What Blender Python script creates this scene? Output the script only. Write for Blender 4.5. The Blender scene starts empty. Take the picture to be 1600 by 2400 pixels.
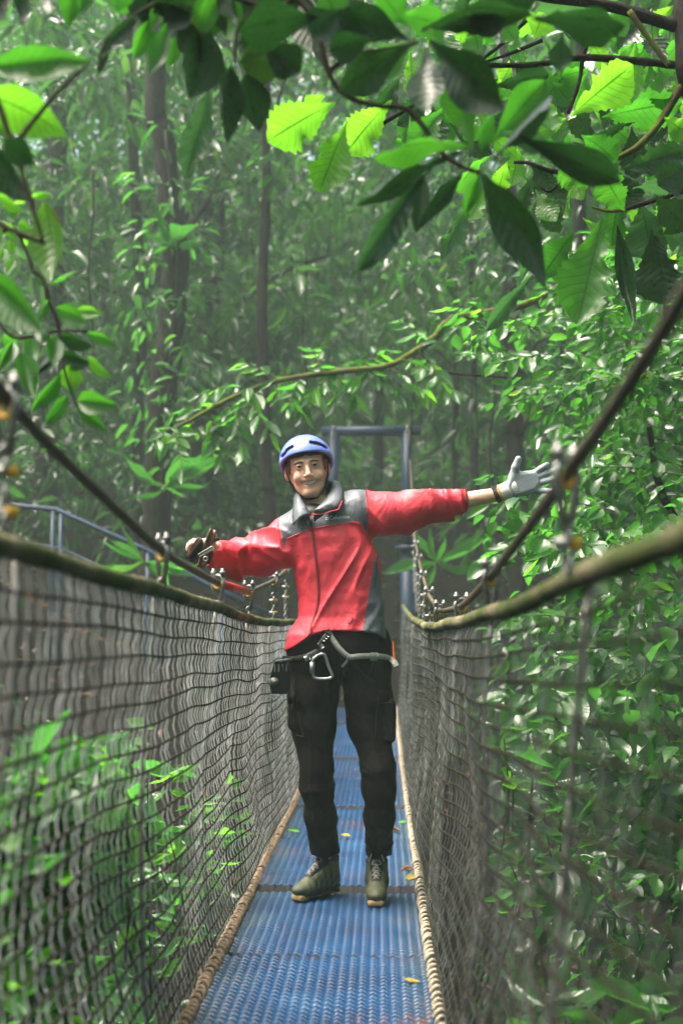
import bpy, math, random
import numpy as np
from mathutils import Vector, Matrix
from mathutils.bvhtree import BVHTree
random.seed(7)
RNG = np.random.default_rng(11)
SC = bpy.context.scene
COL = SC.collection
R = math.radians

# ------------------------------------------------------------------ camera
FOC = 3000.0                       # focal length in photograph pixels (1600 x 2400)
PITCH = math.atan(274 / FOC)
YAW = math.atan(93 / FOC * math.cos(PITCH))
CAM_POS = Vector((0, 0, 1.08))
CAM_ROT = (Matrix.Rotation(YAW, 3, 'Z') @ Matrix.Rotation(math.pi / 2 + PITCH, 3, 'X'))
cam_data = bpy.data.cameras.new('camera')
cam = bpy.data.objects.new('camera', cam_data)
COL.objects.link(cam)
cam.location = CAM_POS
cam.rotation_euler = CAM_ROT.to_euler()
cam_data.sensor_fit = 'VERTICAL'
cam_data.sensor_height = 36.0
cam_data.sensor_width = 24.0
cam_data.lens = 36.0 * FOC / 2400
cam_data.clip_start = 0.05
cam_data.clip_end = 600
cam_data.dof.use_dof = True
cam_data.dof.focus_distance = 5.2
cam_data.dof.aperture_fstop = 2.2
SC.camera = cam

# ------------------------------------------------------------------ sky, sun, exposure
SUN_EL, SUN_AZ = 66.0, 264.0       # degrees; azimuth clockwise from +Y, where the sun stands
w = bpy.data.worlds.new('World'); SC.world = w; w.use_nodes = True
nt = w.node_tree; nt.nodes.clear()
sky = nt.nodes.new('ShaderNodeTexSky'); sky.sky_type = 'NISHITA'; sky.sun_disc = False
sky.sun_elevation = R(SUN_EL); sky.sun_rotation = R(SUN_AZ)
sky.air_density = 1.0; sky.dust_density = 9.0; sky.ozone_density = 0.6
bg = nt.nodes.new('ShaderNodeBackground'); bg.inputs[1].default_value = 0.11
out = nt.nodes.new('ShaderNodeOutputWorld')
nt.links.new(sky.outputs[0], bg.inputs[0]); nt.links.new(bg.outputs[0], out.inputs[0])
sl = bpy.data.lights.new('sun', 'SUN'); sl.energy = 1.5; sl.angle = R(28); sl.color = (1.0, 0.95, 0.86)
sun = bpy.data.objects.new('sun', sl); COL.objects.link(sun)
sd = Vector((math.sin(R(SUN_AZ)) * math.cos(R(SUN_EL)), math.cos(R(SUN_AZ)) * math.cos(R(SUN_EL)), math.sin(R(SUN_EL))))
sun.rotation_euler = sd.to_track_quat('Z', 'Y').to_euler()
sun.location = (0, 0, 60)
SC.view_settings.view_transform = 'Standard'
SC.view_settings.look = 'None'
SC.view_settings.exposure = 2.5
SC.view_settings.gamma = 1.0
SC.view_settings.use_curve_mapping = False
SC.render.engine = 'CYCLES'
cy = SC.cycles
cy.use_denoising = True
try: cy.denoiser = 'OPENIMAGEDENOISE'
except Exception: pass
cy.max_bounces = 8; cy.diffuse_bounces = 3; cy.glossy_bounces = 2; cy.transmission_bounces = 4
cy.volume_bounces = 1; cy.transparent_max_bounces = 6
cy.sample_clamp_indirect = 6.0
cy.caustics_reflective = False; cy.caustics_refractive = False

# ------------------------------------------------------------------ helpers
def PX(x, y, d):
    """world point seen at photograph pixel (x, y) at distance d along the bridge"""
    v = CAM_ROT @ Vector(((x - 800) / FOC, (1200 - y) / FOC, -1))
    return CAM_POS + v * (d / v.y)
def PXv(x, y, d): return np.array(PX(x, y, d))
CR = np.array(CAM_ROT)
def to_px(P):
    """photograph pixel of world points (N,3)"""
    q = (np.asarray(P) - np.array(CAM_POS)) @ CR
    return np.stack([800 + FOC * q[:, 0] / -q[:, 2], 1200 - FOC * q[:, 1] / -q[:, 2]], 1)

def tag(o, label=None, cat=None, group=None, kind=None):
    if label: o['label'] = label
    if cat: o['category'] = cat
    if group: o['group'] = group
    if kind: o['kind'] = kind
    return o
def empty(name, loc=(0, 0, 0), parent=None):
    o = bpy.data.objects.new(name, None); COL.objects.link(o)
    o.location = loc; o.empty_display_size = 0.1
    if parent: o.parent = parent
    return o
def par(o, parent):
    """parent without moving (parents are unrotated empties)"""
    if parent is not None:
        o.parent = parent
        o.matrix_parent_inverse = Matrix.Translation(-Vector(parent.location))
    return o
def mesh_np(name, V, F, smooth=True):
    """V (N,3) array, F list of index tuples or (M,k) array"""
    me = bpy.data.meshes.new(name)
    V = np.asarray(V, dtype=np.float32)
    if isinstance(F, np.ndarray):
        k = F.shape[1]
        me.vertices.add(len(V)); me.vertices.foreach_set('co', V.ravel())
        me.loops.add(F.size); me.loops.foreach_set('vertex_index', F.astype(np.int32).ravel())
        me.polygons.add(len(F))
        me.polygons.foreach_set('loop_start', np.arange(0, F.size, k, dtype=np.int32))
        me.update(calc_edges=True)
    else:
        me.from_pydata(V.tolist(), [], [tuple(int(i) for i in f) for f in F])
    if smooth and len(me.polygons):
        me.polygons.foreach_set('use_smooth', np.ones(len(me.polygons), dtype=bool))
    me.update()
    return me
def obj(name, me, mat=None, parent=None):
    o = bpy.data.objects.new(name, me); COL.objects.link(o)
    if mat is not None and not me.materials: me.materials.append(mat)
    return par(o, parent)
class MB:
    """collects simple shapes into one mesh"""
    def __init__(s): s.V = []; s.F = []
    def add(s, V, F):
        n = len(s.V); s.V += [tuple(v) for v in V]; s.F += [tuple(i + n for i in f) for f in F]
    def tube(s, pts, r, n=8, cap=True, squash=None):
        pts = [Vector(p) for p in pts]; m = len(pts)
        rr = r if hasattr(r, '__len__') else [r] * m
        V = []; F = []; up = None
        for i, p in enumerate(pts):
            t = (pts[min(i + 1, m - 1)] - pts[max(i - 1, 0)]).normalized()
            if up is None:
                up = Vector((0, 0, 1)) if abs(t.z) < .9 else Vector((1, 0, 0))
            a = t.cross(up)
            if a.length < 1e-5: a = t.cross(Vector((0, 1, 0.1)))
            a.normalize(); b = a.cross(t).normalized(); up = b
            for k in range(n):
                g = 2 * math.pi * k / n
                V.append(p + (a * math.cos(g) + b * math.sin(g)) * rr[i])
        for i in range(m - 1):
            for k in range(n):
                F.append((i * n + k, i * n + (k + 1) % n, (i + 1) * n + (k + 1) % n, (i + 1) * n + k))
        if cap:
            F.append(tuple(range(n - 1, -1, -1))); F.append(tuple((m - 1) * n + k for k in range(n)))
        s.add(V, F); return s
    def box(s, c, size, rot=None):
        c = Vector(c); hx, hy, hz = [q / 2 for q in size]
        V = []
        for x in (-hx, hx):
            for y in (-hy, hy):
                for z in (-hz, hz):
                    v = Vector((x, y, z))
                    if rot is not None: v = rot @ v
                    V.append(c + v)
        s.add(V, [(0, 1, 3, 2), (4, 6, 7, 5), (0, 4, 5, 1), (2, 3, 7, 6), (0, 2, 6, 4), (1, 5, 7, 3)]); return s
    def ring(s, c, r, rt, axis='Z', n=16, k=6, arc=(0, 2 * math.pi)):
        c = Vector(c); full = abs(arc[1] - arc[0] - 2 * math.pi) < 1e-6
        pts = []
        m = n if full else n + 1
        for i in range(m):
            g = arc[0] + (arc[1] - arc[0]) * i / n
            a, b = r * math.cos(g), r * math.sin(g)
            pts.append(c + Vector({'Z': (a, b, 0), 'Y': (a, 0, b), 'X': (0, a, b)}[axis]))
        if full: pts += [pts[0], pts[1]]
        return s.tube(pts, rt, k, cap=not full)
    def mesh(s, name, smooth=True): return mesh_np(name, np.array(s.V), s.F, smooth)
    def build(s, name, mat, parent=None, smooth=True): return obj(name, s.mesh(name, smooth), mat, parent)

def _hash(ix, iy, iz, seed):
    h = (ix * 374761393 + iy * 668265263 + iz * 2147483647 + seed * 974711) & 0xffffffff
    h = ((h ^ (h >> 13)) * 1274126177) & 0xffffffff
    return ((h ^ (h >> 16)) & 0xffff) / 65535.0
def vnoise(P, seed=0):
    P = np.asarray(P, dtype=np.float64)
    I = np.floor(P).astype(np.int64); f = P - I; f = f * f * (3 - 2 * f)
    r = 0
    for dx in (0, 1):
        for dy in (0, 1):
            for dz in (0, 1):
                wgt = (f[..., 0] if dx else 1 - f[..., 0]) * (f[..., 1] if dy else 1 - f[..., 1]) * (f[..., 2] if dz else 1 - f[..., 2])
                r = r + wgt * _hash(I[..., 0] + dx, I[..., 1] + dy, I[..., 2] + dz, seed)
    return r * 2 - 1
def ridged(P, seed=0): return 1 - 2 * np.abs(vnoise(P, seed))
def cr(ts, xs, t):
    """smooth interpolation of a table"""
    return np.interp(t, ts, xs)

# ------------------------------------------------------------------ implicit surfaces
def smin(a, b, k):
    h = np.clip(.5 + .5 * (b - a) / k, 0, 1)
    return b * (1 - h) + a * h - k * h * (1 - h)
def smax(a, b, k): return -smin(-a, -b, k)
def cone(P, a, b, ra, rb):
    a = np.asarray(a, float); b = np.asarray(b, float); d = b - a
    t = np.clip(((P - a) @ d) / (d @ d), 0, 1)
    return np.linalg.norm(P - a - t[..., None] * d, axis=-1) - (ra + (rb - ra) * t)
def ell(P, c, r):
    r = np.asarray(r, float); q = (P - np.asarray(c, float))
    k0 = np.linalg.norm(q / r, axis=-1); k1 = np.linalg.norm(q / (r * r), axis=-1)
    return np.where(k1 > 1e-9, k0 * (k0 - 1) / np.maximum(k1, 1e-9), -r.min())
def rbox(P, c, h, rad, rot=None):
    q = P - np.asarray(c, float)
    if rot is not None: q = q @ np.asarray(rot)
    q = np.abs(q) - (np.asarray(h, float) - rad)
    return np.linalg.norm(np.maximum(q, 0), axis=-1) + np.minimum(q.max(-1), 0) - rad
def chain(P, pts, rad, k=.02):
    f = None
    for i in range(len(pts) - 1):
        c = cone(P, pts[i], pts[i + 1], rad[i], rad[i + 1])
        f = c if f is None else smin(f, c, k)
    return f
def surface(fn, lo, hi, h):
    """surface nets of fn over a box -> V, F"""
    lo = np.array(lo, float); hi = np.array(hi, float)
    n = np.ceil((hi - lo) / h).astype(int) + 1
    ax = [lo[i] + h * np.arange(n[i]) for i in range(3)]
    F = np.empty(n)
    st = max(1, int(600000 // (n[1] * n[2])))
    for i0 in range(0, n[0], st):
        P = np.stack(np.meshgrid(ax[0][i0:i0 + st], ax[1], ax[2], indexing='ij'), -1)
        F[i0:i0 + st] = fn(P)
    s = F < 0
    nx, ny, nz = n
    acc = np.zeros((nx - 1, ny - 1, nz - 1, 3)); cnt = np.zeros((nx - 1, ny - 1, nz - 1))
    base = np.stack(np.meshgrid(np.arange(nx - 1), np.arange(ny - 1), np.arange(nz - 1), indexing='ij'), -1).astype(float)
    def sl(o): return (slice(o[0], o[0] + nx - 1), slice(o[1], o[1] + ny - 1), slice(o[2], o[2] + nz - 1))
    cs = [(a, b, c) for a in (0, 1) for b in (0, 1) for c in (0, 1)]
    for a in cs:
        for axi in range(3):
            if a[axi]: continue
            b = list(a); b[axi] = 1
            fa, fb = F[sl(a)], F[sl(b)]
            m = s[sl(a)] != s[sl(b)]
            if not m.any(): continue
            t = np.where(m, fa / np.where(m, fa - fb, 1), 0)
            p = base + np.array(a, float)
            p[..., axi] += t
            acc += p * m[..., None]; cnt += m
    mask = cnt > 0
    vid = -np.ones(mask.shape, dtype=np.int64); vid[mask] = np.arange(mask.sum())
    V = lo + h * acc[mask] / cnt[mask][:, None]
    FS = []
    for axi in range(3):
        o1, o2 = [(1, 2), (2, 0), (0, 1)][axi]
        sA = [slice(1, -1)] * 3; sA[axi] = slice(0, -1)
        sB = [slice(1, -1)] * 3; sB[axi] = slice(1, None)
        A = s[tuple(sA)]; B = s[tuple(sB)]
        idx = np.argwhere(A != B)
        if not len(idx): continue
        flip = A[tuple(idx.T)]
        e = idx + 1; e[:, axi] = idx[:, axi]
        def cell(d1, d2):
            c = e.copy(); c[:, o1] += d1; c[:, o2] += d2
            return vid[c[:, 0], c[:, 1], c[:, 2]]
        q = np.stack([cell(-1, -1), cell(0, -1), cell(0, 0), cell(-1, 0)], 1)
        q[~flip] = q[~flip][:, ::-1]
        FS.append(q)
    Fq = np.concatenate(FS)
    return V, Fq[(Fq >= 0).all(1)]

# ------------------------------------------------------------------ materials
def nodes(name):
    m = bpy.data.materials.new(name); m.use_nodes = True
    t = m.node_tree; b = t.nodes['Principled BSDF']
    return m, t, b
def ramp(t, fac, stops):
    n = t.nodes.new('ShaderNodeValToRGB'); e = n.color_ramp.elements
    while len(e) < len(stops): e.new(.5)
    for i, (p, c) in enumerate(stops):
        e[i].position = p; e[i].color = (*c, 1)
    t.links.new(fac, n.inputs[0]); return n.outputs[0]
def noise(t, scale, detail=4, rough=.6, vec=None, dist=0):
    n = t.nodes.new('ShaderNodeTexNoise'); n.inputs['Scale'].default_value = scale
    n.inputs['Detail'].default_value = detail; n.inputs['Roughness'].default_value = rough
    n.inputs['Distortion'].default_value = dist
    if vec is not None: t.links.new(vec, n.inputs['Vector'])
    return n.outputs['Fac']
def coords(t, kind='Object', scale=None):
    c = t.nodes.new('ShaderNodeTexCoord').outputs[kind]
    if scale:
        mp = t.nodes.new('ShaderNodeMapping'); mp.inputs['Scale'].default_value = scale
        t.links.new(c, mp.inputs[0]); c = mp.outputs[0]
    return c
def math_(t, op, a, b=None, c=None):
    n = t.nodes.new('ShaderNodeMath'); n.operation = op
    for i, v in enumerate((a, b, c)):
        if v is None: continue
        if isinstance(v, (int, float)): n.inputs[i].default_value = v
        else: t.links.new(v, n.inputs[i])
    return n.outputs[0]
def mixc(t, fac, a, b, mode='MIX'):
    n = t.nodes.new('ShaderNodeMix'); n.data_type = 'RGBA'; n.blend_type = mode
    for i, v in ((0, fac), (6, a), (7, b)):
        if isinstance(v, (int, float)): n.inputs[i].default_value = v
        elif isinstance(v, tuple): n.inputs[i].default_value = (*v, 1)
        else: t.links.new(v, n.inputs[i])
    return n.outputs[2]
def bump(t, b, h, strength, dist=.01):
    n = t.nodes.new('ShaderNodeBump'); n.inputs['Strength'].default_value = strength; n.inputs['Distance'].default_value = dist
    t.links.new(h, n.inputs['Height']); t.links.new(n.outputs[0], b.inputs['Normal'])
def simple(name, col, rough=.5, metal=0, var=.25, scale=20, bmp=0, bscale=80, spec=None):
    m, t, b = nodes(name)
    f = noise(t, scale, 5, .6, coords(t))
    lo = tuple(c * (1 - var) for c in col); hi = tuple(min(1, c * (1 + var)) for c in col)
    t.links.new(ramp(t, f, [(.3, lo), (.7, hi)]), b.inputs['Base Color'])
    b.inputs['Roughness'].default_value = rough; b.inputs['Metallic'].default_value = metal
    if spec is not None: b.inputs['Specular IOR Level'].default_value = spec
    if bmp: bump(t, b, noise(t, bscale, 4, .6, coords(t)), bmp)
    return m

def leaf_mat(name, dark, light, trans, tfac, rough=.34, veins=True, spots=False):
    """leaf: glossy skin over a translucent blade; random tone for each leaf, veins by UV"""
    m, t, b = nodes(name)
    oi = t.nodes.new('ShaderNodeObjectInfo').outputs['Random']
    at = t.nodes.new('ShaderNodeAttribute'); at.attribute_name = 'rnd'
    rnd = math_(t, 'FRACT', math_(t, 'ADD', oi, at.outputs['Fac']))
    col = ramp(t, rnd, [(0, dark), (.55, tuple((a + c) / 2 for a, c in zip(dark, light))), (.965, light), (1, tuple(min(1, c * q) for c, q in zip(light, (2.2, 1.25, .8))))])
    tcol = mixc(t, .55, trans, mixc(t, 1.0, col, (5, 5, 5), 'MULTIPLY'))
    n1 = noise(t, 9, 5, .65, coords(t))
    if veins:
        uv = t.nodes.new('ShaderNodeUVMap').outputs[0]
        sp = t.nodes.new('ShaderNodeSeparateXYZ'); t.links.new(uv, sp.inputs[0])
        u = math_(t, 'ABSOLUTE', math_(t, 'SUBTRACT', sp.outputs[0], .5)); v = sp.outputs[1]
        fr = math_(t, 'FRACT', math_(t, 'MULTIPLY', math_(t, 'SUBTRACT', v, math_(t, 'MULTIPLY', u, .38)), 11.0))
        side = math_(t, 'LESS_THAN', math_(t, 'ABSOLUTE', math_(t, 'SUBTRACT', fr, .5)), .055)
        mid = math_(t, 'LESS_THAN', u, .022)
        vein = math_(t, 'MAXIMUM', mid, math_(t, 'MULTIPLY', side, .75))
        wv = math_(t, 'ABSOLUTE', math_(t, 'SUBTRACT', fr, .5))
        tcol = mixc(t, vein, tcol, mixc(t, 1.0, tcol, (.32, .42, .3), 'MULTIPLY'))
        col = mixc(t, math_(t, 'MULTIPLY', vein, .5), col, mixc(t, 1.0, col, (1.3, 1.25, 1.2), 'MULTIPLY'))
        bump(t, b, wv, .16, .012)
    if spots:
        sfac = math_(t, 'GREATER_THAN', noise(t, 2.6, 6, .7, coords(t)), .60)
        col = mixc(t, sfac, col, (.16, .07, .02)); tcol = mixc(t, sfac, tcol, (.30, .12, .01))
    col = mixc(t, n1, col, mixc(t, 1.0, col, (.62, .66, .6), 'MULTIPLY'))
    tcol = mixc(t, n1, tcol, mixc(t, 1.0, tcol, (.7, .72, .6), 'MULTIPLY'))
    t.links.new(col, b.inputs['Base Color']); b.inputs['Roughness'].default_value = rough
    t.links.new(ramp(t, n1, [(.35, (rough * .75,) * 3), (.7, (min(1, rough * 1.5),) * 3)]), b.inputs['Roughness'])
    tr = t.nodes.new('ShaderNodeBsdfTranslucent'); t.links.new(tcol, tr.inputs[0])
    mx = t.nodes.new('ShaderNodeMixShader'); mx.inputs[0].default_value = tfac
    t.links.new(b.outputs[0], mx.inputs[1]); t.links.new(tr.outputs[0], mx.inputs[2])
    t.links.new(mx.outputs[0], t.nodes['Material Output'].inputs[0])
    return m
LEAF = {
    'big': leaf_mat('leaf_broad_green', (.018, .095, .010), (.04, .16, .012), (.12, .55, .015), .45, .34),
    'lime': leaf_mat('leaf_young_lime', (.045, .18, .010), (.085, .25, .012), (.28, .75, .02), .52, .38),
    'deep': leaf_mat('leaf_shaded_deep_green', (.006, .03, .006), (.016, .055, .01), (.03, .16, .012), .22, .3),  # shade of silhouetted overhead leaves is put into this dark, barely translucent tone
    'wet': leaf_mat('leaf_wet_glossy', (.025, .08, .028), (.05, .13, .04), (.1, .35, .05), .25, .16),
    'spot': leaf_mat('leaf_blotched', (.05, .16, .012), (.08, .2, .015), (.3, .65, .03), .48, .36, spots=True),
    'bush': leaf_mat('leaf_small_glossy', (.014, .075, .012), (.045, .16, .018), (.12, .5, .03), .36, .24),
    'lance': leaf_mat('leaf_lance_green', (.02, .11, .014), (.045, .19, .02), (.14, .6, .04), .38, .26),
    'far': leaf_mat('leaf_far', (.014, .062, .010), (.045, .135, .022), (.12, .40, .035), .38, .2, veins=False),
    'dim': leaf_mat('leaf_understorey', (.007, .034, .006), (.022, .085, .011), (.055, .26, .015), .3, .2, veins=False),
    'fallen': leaf_mat('leaf_fallen_yellow', (.45, .34, .04), (.5, .46, .12), (.6, .5, .1), .2, .4),
    'brown': leaf_mat('leaf_fallen_brown', (.07, .028, .012), (.16, .08, .03), (.3, .12, .03), .15, .5),
}
def bark_mat(name, a, b_, moss=.5, mcol=(.06, .085, .015)):
    m, t, b = nodes(name)
    c = coords(t, 'Object', (1, 1, .35))
    f = noise(t, 22, 7, .7, c)
    col = ramp(t, f, [(.3, a), (.7, b_)])
    mf = ramp(t, noise(t, 4.5, 6, .7, coords(t)), [(.62 - moss * .3, (0, 0, 0)), (.72 - moss * .2, (1, 1, 1))])
    col = mixc(t, mf, col, mcol)
    t.links.new(col, b.inputs['Base Color']); b.inputs['Roughness'].default_value = .8
    b.inputs['Specular IOR Level'].default_value = .12
    bump(t, b, f, .8, .03)
    return m
MAT = {}
MAT['bark'] = bark_mat('bark_dark_wet', (.006, .0045, .0035), (.02, .015, .011), .3, (.02, .03, .008))
MAT['twig'] = bark_mat('bark_twig', (.03, .022, .016), (.09, .068, .05), .2)
MAT['moss'] = bark_mat('bark_mossy', (.05, .035, .02), (.1, .07, .04), .75, (.1, .13, .015))
MAT['steel'] = simple('galvanised_steel', (.24, .24, .225), .45, .7, .45, 60)
MAT['dsteel'] = simple('weathered_steel', (.2, .19, .17), .5, .6, .5, 30)
MAT['cable'] = simple('steel_cable', (.075, .062, .045), .6, .2, .45, 25, .4, 200)
MAT['yellow'] = simple('yellow_plastic', (.62, .34, .015), .45, 0, .2, 30)
MAT['red_sleeve'] = simple('red_sleeve', (.5, .03, .03), .4, 0, .2, 20)

# ------------------------------------------------------------------ terrain
def ground_z(x, y):
    x = np.asarray(x, float); y = np.asarray(y, float)
    z = np.interp(y, [-40, -8, -3, 0, 9.5, 11.5, 13.6, 14.2, 16.2, 17.2, 19.5, 30, 45, 60],
                  [1.5, 0.6, 0.0, -3.2, -3.4, -1.6, 0.02, .12, .16, .9, 2.7, 4.4, 11, 22])
    side = np.clip((np.abs(x + .12) - 1.0) / 3.0, 0, 1)
    bank = np.exp(-((y - 13.5) / 3.0) ** 2)
    z = z + bank * side * np.where(x < 0, 1.35, .8)
    wall = np.clip((np.abs(x) - 3.2) / 6, 0, 1.5)
    z = z + wall * np.where((y > -2) & (y < 14), 2.6, 1.2) * np.where(y < 0, .4, 1)
    z = z + .22 * vnoise(np.stack([x * .5, y * .5, 0 * x], -1), 3) + .09 * vnoise(np.stack([x * 1.9, y * 1.9, 0 * x + 5], -1), 4)
    return z
def grid_sheet(name, xs, ys, zf, mat):
    X, Y = np.meshgrid(xs, ys, indexing='ij'); Z = zf(X, Y)
    V = np.stack([X, Y, Z], -1).reshape(-1, 3); n, m = len(xs), len(ys)
    i = np.arange(n - 1)[:, None] * m + np.arange(m - 1)[None]
    F = np.stack([i, i + m, i + m + 1, i + 1], -1).reshape(-1, 4)
    return obj(name, mesh_np(name, V, F), mat)
m, t, b = nodes('forest_soil')
f = noise(t, 1.6, 8, .7, coords(t)); g = noise(t, 14, 6, .7, coords(t))
c = ramp(t, g, [(.3, (.005, .003, .002)), (.55, (.013, .0075, .0045)), (.75, (.03, .018, .011))])
c = mixc(t, ramp(t, f, [(.55, (0, 0, 0)), (.68, (1, 1, 1))]), c, (.012, .03, .006))
t.links.new(c, b.inputs['Base Color']); b.inputs['Roughness'].default_value = .85
bump(t, b, g, .9, .06); b.inputs['Specular IOR Level'].default_value = .1; MAT['soil'] = m
xs = np.concatenate([np.linspace(-50, -12, 18), np.linspace(-11.5, 11.5, 93), np.linspace(12, 50, 18)])
ys = np.concatenate([np.linspace(-40, -4, 14), np.linspace(-3.5, 24, 111), np.linspace(25, 60, 30)])
tag(grid_sheet('ground', xs, ys, ground_z, MAT['soil']), kind='structure')

# ------------------------------------------------------------------ leaf meshes
def leaf_mesh(name, prof, nl=9, fold=.18, bend=.25, wave=.0, serr=0., bites=(), seed=0, curl=0.):
    """blade of length 1 (Y) and width 1 (X); prof = half width along the length; a folded, bent, uneven sheet"""
    rg = np.random.default_rng(seed)
    nu = 5; V = []; UV = []; F = []
    for i in range(nl + 1):
        v = i / nl
        hw = np.interp(v, np.linspace(0, 1, len(prof)), prof)
        for j in range(nu):
            u = (j - 2) / 2
            h = hw
            if abs(u) == 1:
                h = hw * (1 + serr * (1 if i % 2 else -1) * (.6 + .8 * rg.random()))
                for (bv, bw, sd, dep) in bites:
                    if sd == (1 if u > 0 else -1): h *= 1 - dep * math.exp(-((v - bv) / bw) ** 2)
            x = u * h
            z = fold * abs(u) * hw * 1.0 - bend * (4 * v * (v - 1)) * -1 * .5 + wave * math.sin(v * 13 + u * 2 + seed) * abs(u) * .5 + .012 * rg.standard_normal() * abs(u)
            z += bend * .5 * 0 + curl * v * u * hw
            V.append((x, v, z)); UV.append((.5 + u * .5, v))
    for i in range(nl):
        for j in range(nu - 1):
            a = i * nu + j
            F.append((a, a + 1, a + nu + 1, a + nu))
    me = mesh_np(name, np.array(V), F)
    uvl = me.uv_layers.new(name='UVMap')
    for lp in me.loops: uvl.data[lp.index].uv = UV[lp.vertex_index]
    return me
P_OBO = [.02, .06, .14, .24, .34, .43, .49, .5, .43, .27, .03]      # broadest beyond the middle
P_ELL = [.02, .2, .36, .46, .5, .49, .44, .36, .25, .12, .01]
P_LAN = [.02, .14, .3, .43, .5, .47, .4, .3, .2, .1, .0]
P_RND = [.02, .3, .44, .5, .5, .49, .45, .38, .28, .15, .01]
LM = {}
def variants(key, prof, n, **kw):
    LM[key] = []
    for i in range(n):
        k = dict(kw); rg = random.Random(i * 31 + len(key))
        k['bend'] = kw.get('bend', .2) * rg.uniform(.3, 1.6); k['fold'] = kw.get('fold', .2) * rg.uniform(.5, 1.5)
        k['curl'] = rg.uniform(-.25, .25)
        if kw.get('bites') == 'auto':
            k['bites'] = [(rg.uniform(.35, .95), rg.uniform(.04, .1), rg.choice((-1, 1)), rg.uniform(.2, .6)) for _ in range(rg.randint(1, 3))]
        LM[key].append(leaf_mesh('%s_blade' % key, prof, seed=i + 1, **k))
variants('obovate', P_OBO, 6, nl=14, bend=.22, fold=.25, wave=.04)
variants('toothed', P_OBO, 6, nl=22, bend=.15, fold=.2, wave=.03, serr=.09, bites='auto')
variants('elliptic', P_ELL, 6, nl=9, bend=.22, fold=.3, wave=.02)
variants('lanceolate', P_LAN, 6, nl=10, bend=.3, fold=.3, wave=.03)
variants('rounded', P_RND, 6, nl=7, bend=.2, fold=.28, wave=.02)
_mesh_mat = {}
def leaf_obj(base, tip, width, kind, mat, parent, normal=None, roll=0., name='leaf', i=None):
    """a leaf object from base to tip"""
    base = Vector(base); tip = Vector(tip); y = tip - base; L = y.length; y.normalize()
    n = Vector(normal) if normal is not None else (CAM_POS - base).normalized()
    x = y.cross(n)
    if x.length < 1e-4: x = Vector((1, 0, 0))
    x.normalize(); z = x.cross(y)
    M = Matrix((x, y, z)).transposed()
    M = M @ Matrix.Rotation(roll, 3, 'Y')
    k = random.randrange(6) if i is None else i
    key = (kind, k, mat)
    if key not in _mesh_mat:
        me = LM[kind][k].copy(); me.materials.append(LEAF[mat]); _mesh_mat[key] = me
    o = bpy.data.objects.new(name, _mesh_mat[key]); COL.objects.link(o)
    S = Matrix.Diagonal((width, L, L))
    mw = Matrix.Translation(base) @ (M @ S).to_4x4()
    if parent is not None:
        o.parent = parent; mw = Matrix.Translation(-Vector(parent.location)) @ mw
    o.matrix_basis = mw
    return o
TPL_V = np.array([(0, 0, 0), (-.46, .3, .1), (0, .33, 0), (.46, .3, .1), (-.4, .66, .04), (0, .68, -.05), (.4, .66, .04), (0, 1, -.16)])
TPL_F4 = [(1, 4, 5, 2), (2, 5, 6, 3)]; TPL_F3 = [(0, 1, 2), (0, 2, 3), (4, 7, 5), (5, 7, 6)]
def leaf_cloud(name, P, D, N, L, W, mat, parent=None):
    """many small blades as one mesh"""
    P = np.asarray(P); n = len(P)
    D = D / np.linalg.norm(D, axis=1, keepdims=True)
    X = np.cross(D, N); X /= np.maximum(np.linalg.norm(X, axis=1, keepdims=True), 1e-6); Z = np.cross(X, D)
    V = (P[:, None] + TPL_V[None, :, :1] * X[:, None] * W[:, None, None] + TPL_V[None, :, 1:2] * D[:, None] * L[:, None, None]
         + TPL_V[None, :, 2:] * Z[:, None] * L[:, None, None]).reshape(-1, 3)
    off = np.arange(n)[:, None, None] * 8
    tri = [(a, c_, d) for (a, c_, d) in TPL_F3] + [(1, 4, 5), (1, 5, 2), (2, 5, 6), (2, 6, 3)]
    F = (np.array(tri)[None] + off).reshape(-1, 3)
    me = mesh_np(name, V, F)
    at = me.attributes.new('rnd', 'FLOAT', 'POINT')
    at.data.foreach_set('value', np.repeat(RNG.random(n), 8).astype(np.float32))
    return obj(name, me, mat, parent)
def unit(n):
    v = RNG.normal(size=(n, 3)); return v / np.linalg.norm(v, axis=1, keepdims=True)
def clumps(centres, radii, per, size, ratio=.42, droop=.5, spread=1.0):
    """leaf positions gathered in sprays round the given centres"""
    c = np.repeat(centres, per, 0); r = np.repeat(radii, per)
    u = unit(len(c)); rad = r * RNG.random(len(c)) ** .6
    P = c + u * rad[:, None] * np.array([1, 1, .75])
    D = u * np.array([1, 1, .4]) + unit(len(c)) * .7 * spread; D[:, 2] -= droop
    N = unit(len(c)) * .75 + np.array([0, -.25, .8])
    L = size * RNG.uniform(.55, 1.35, len(c)); W = L * ratio * RNG.uniform(.75, 1.25, len(c))
    return P, D, N, L, W

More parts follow.
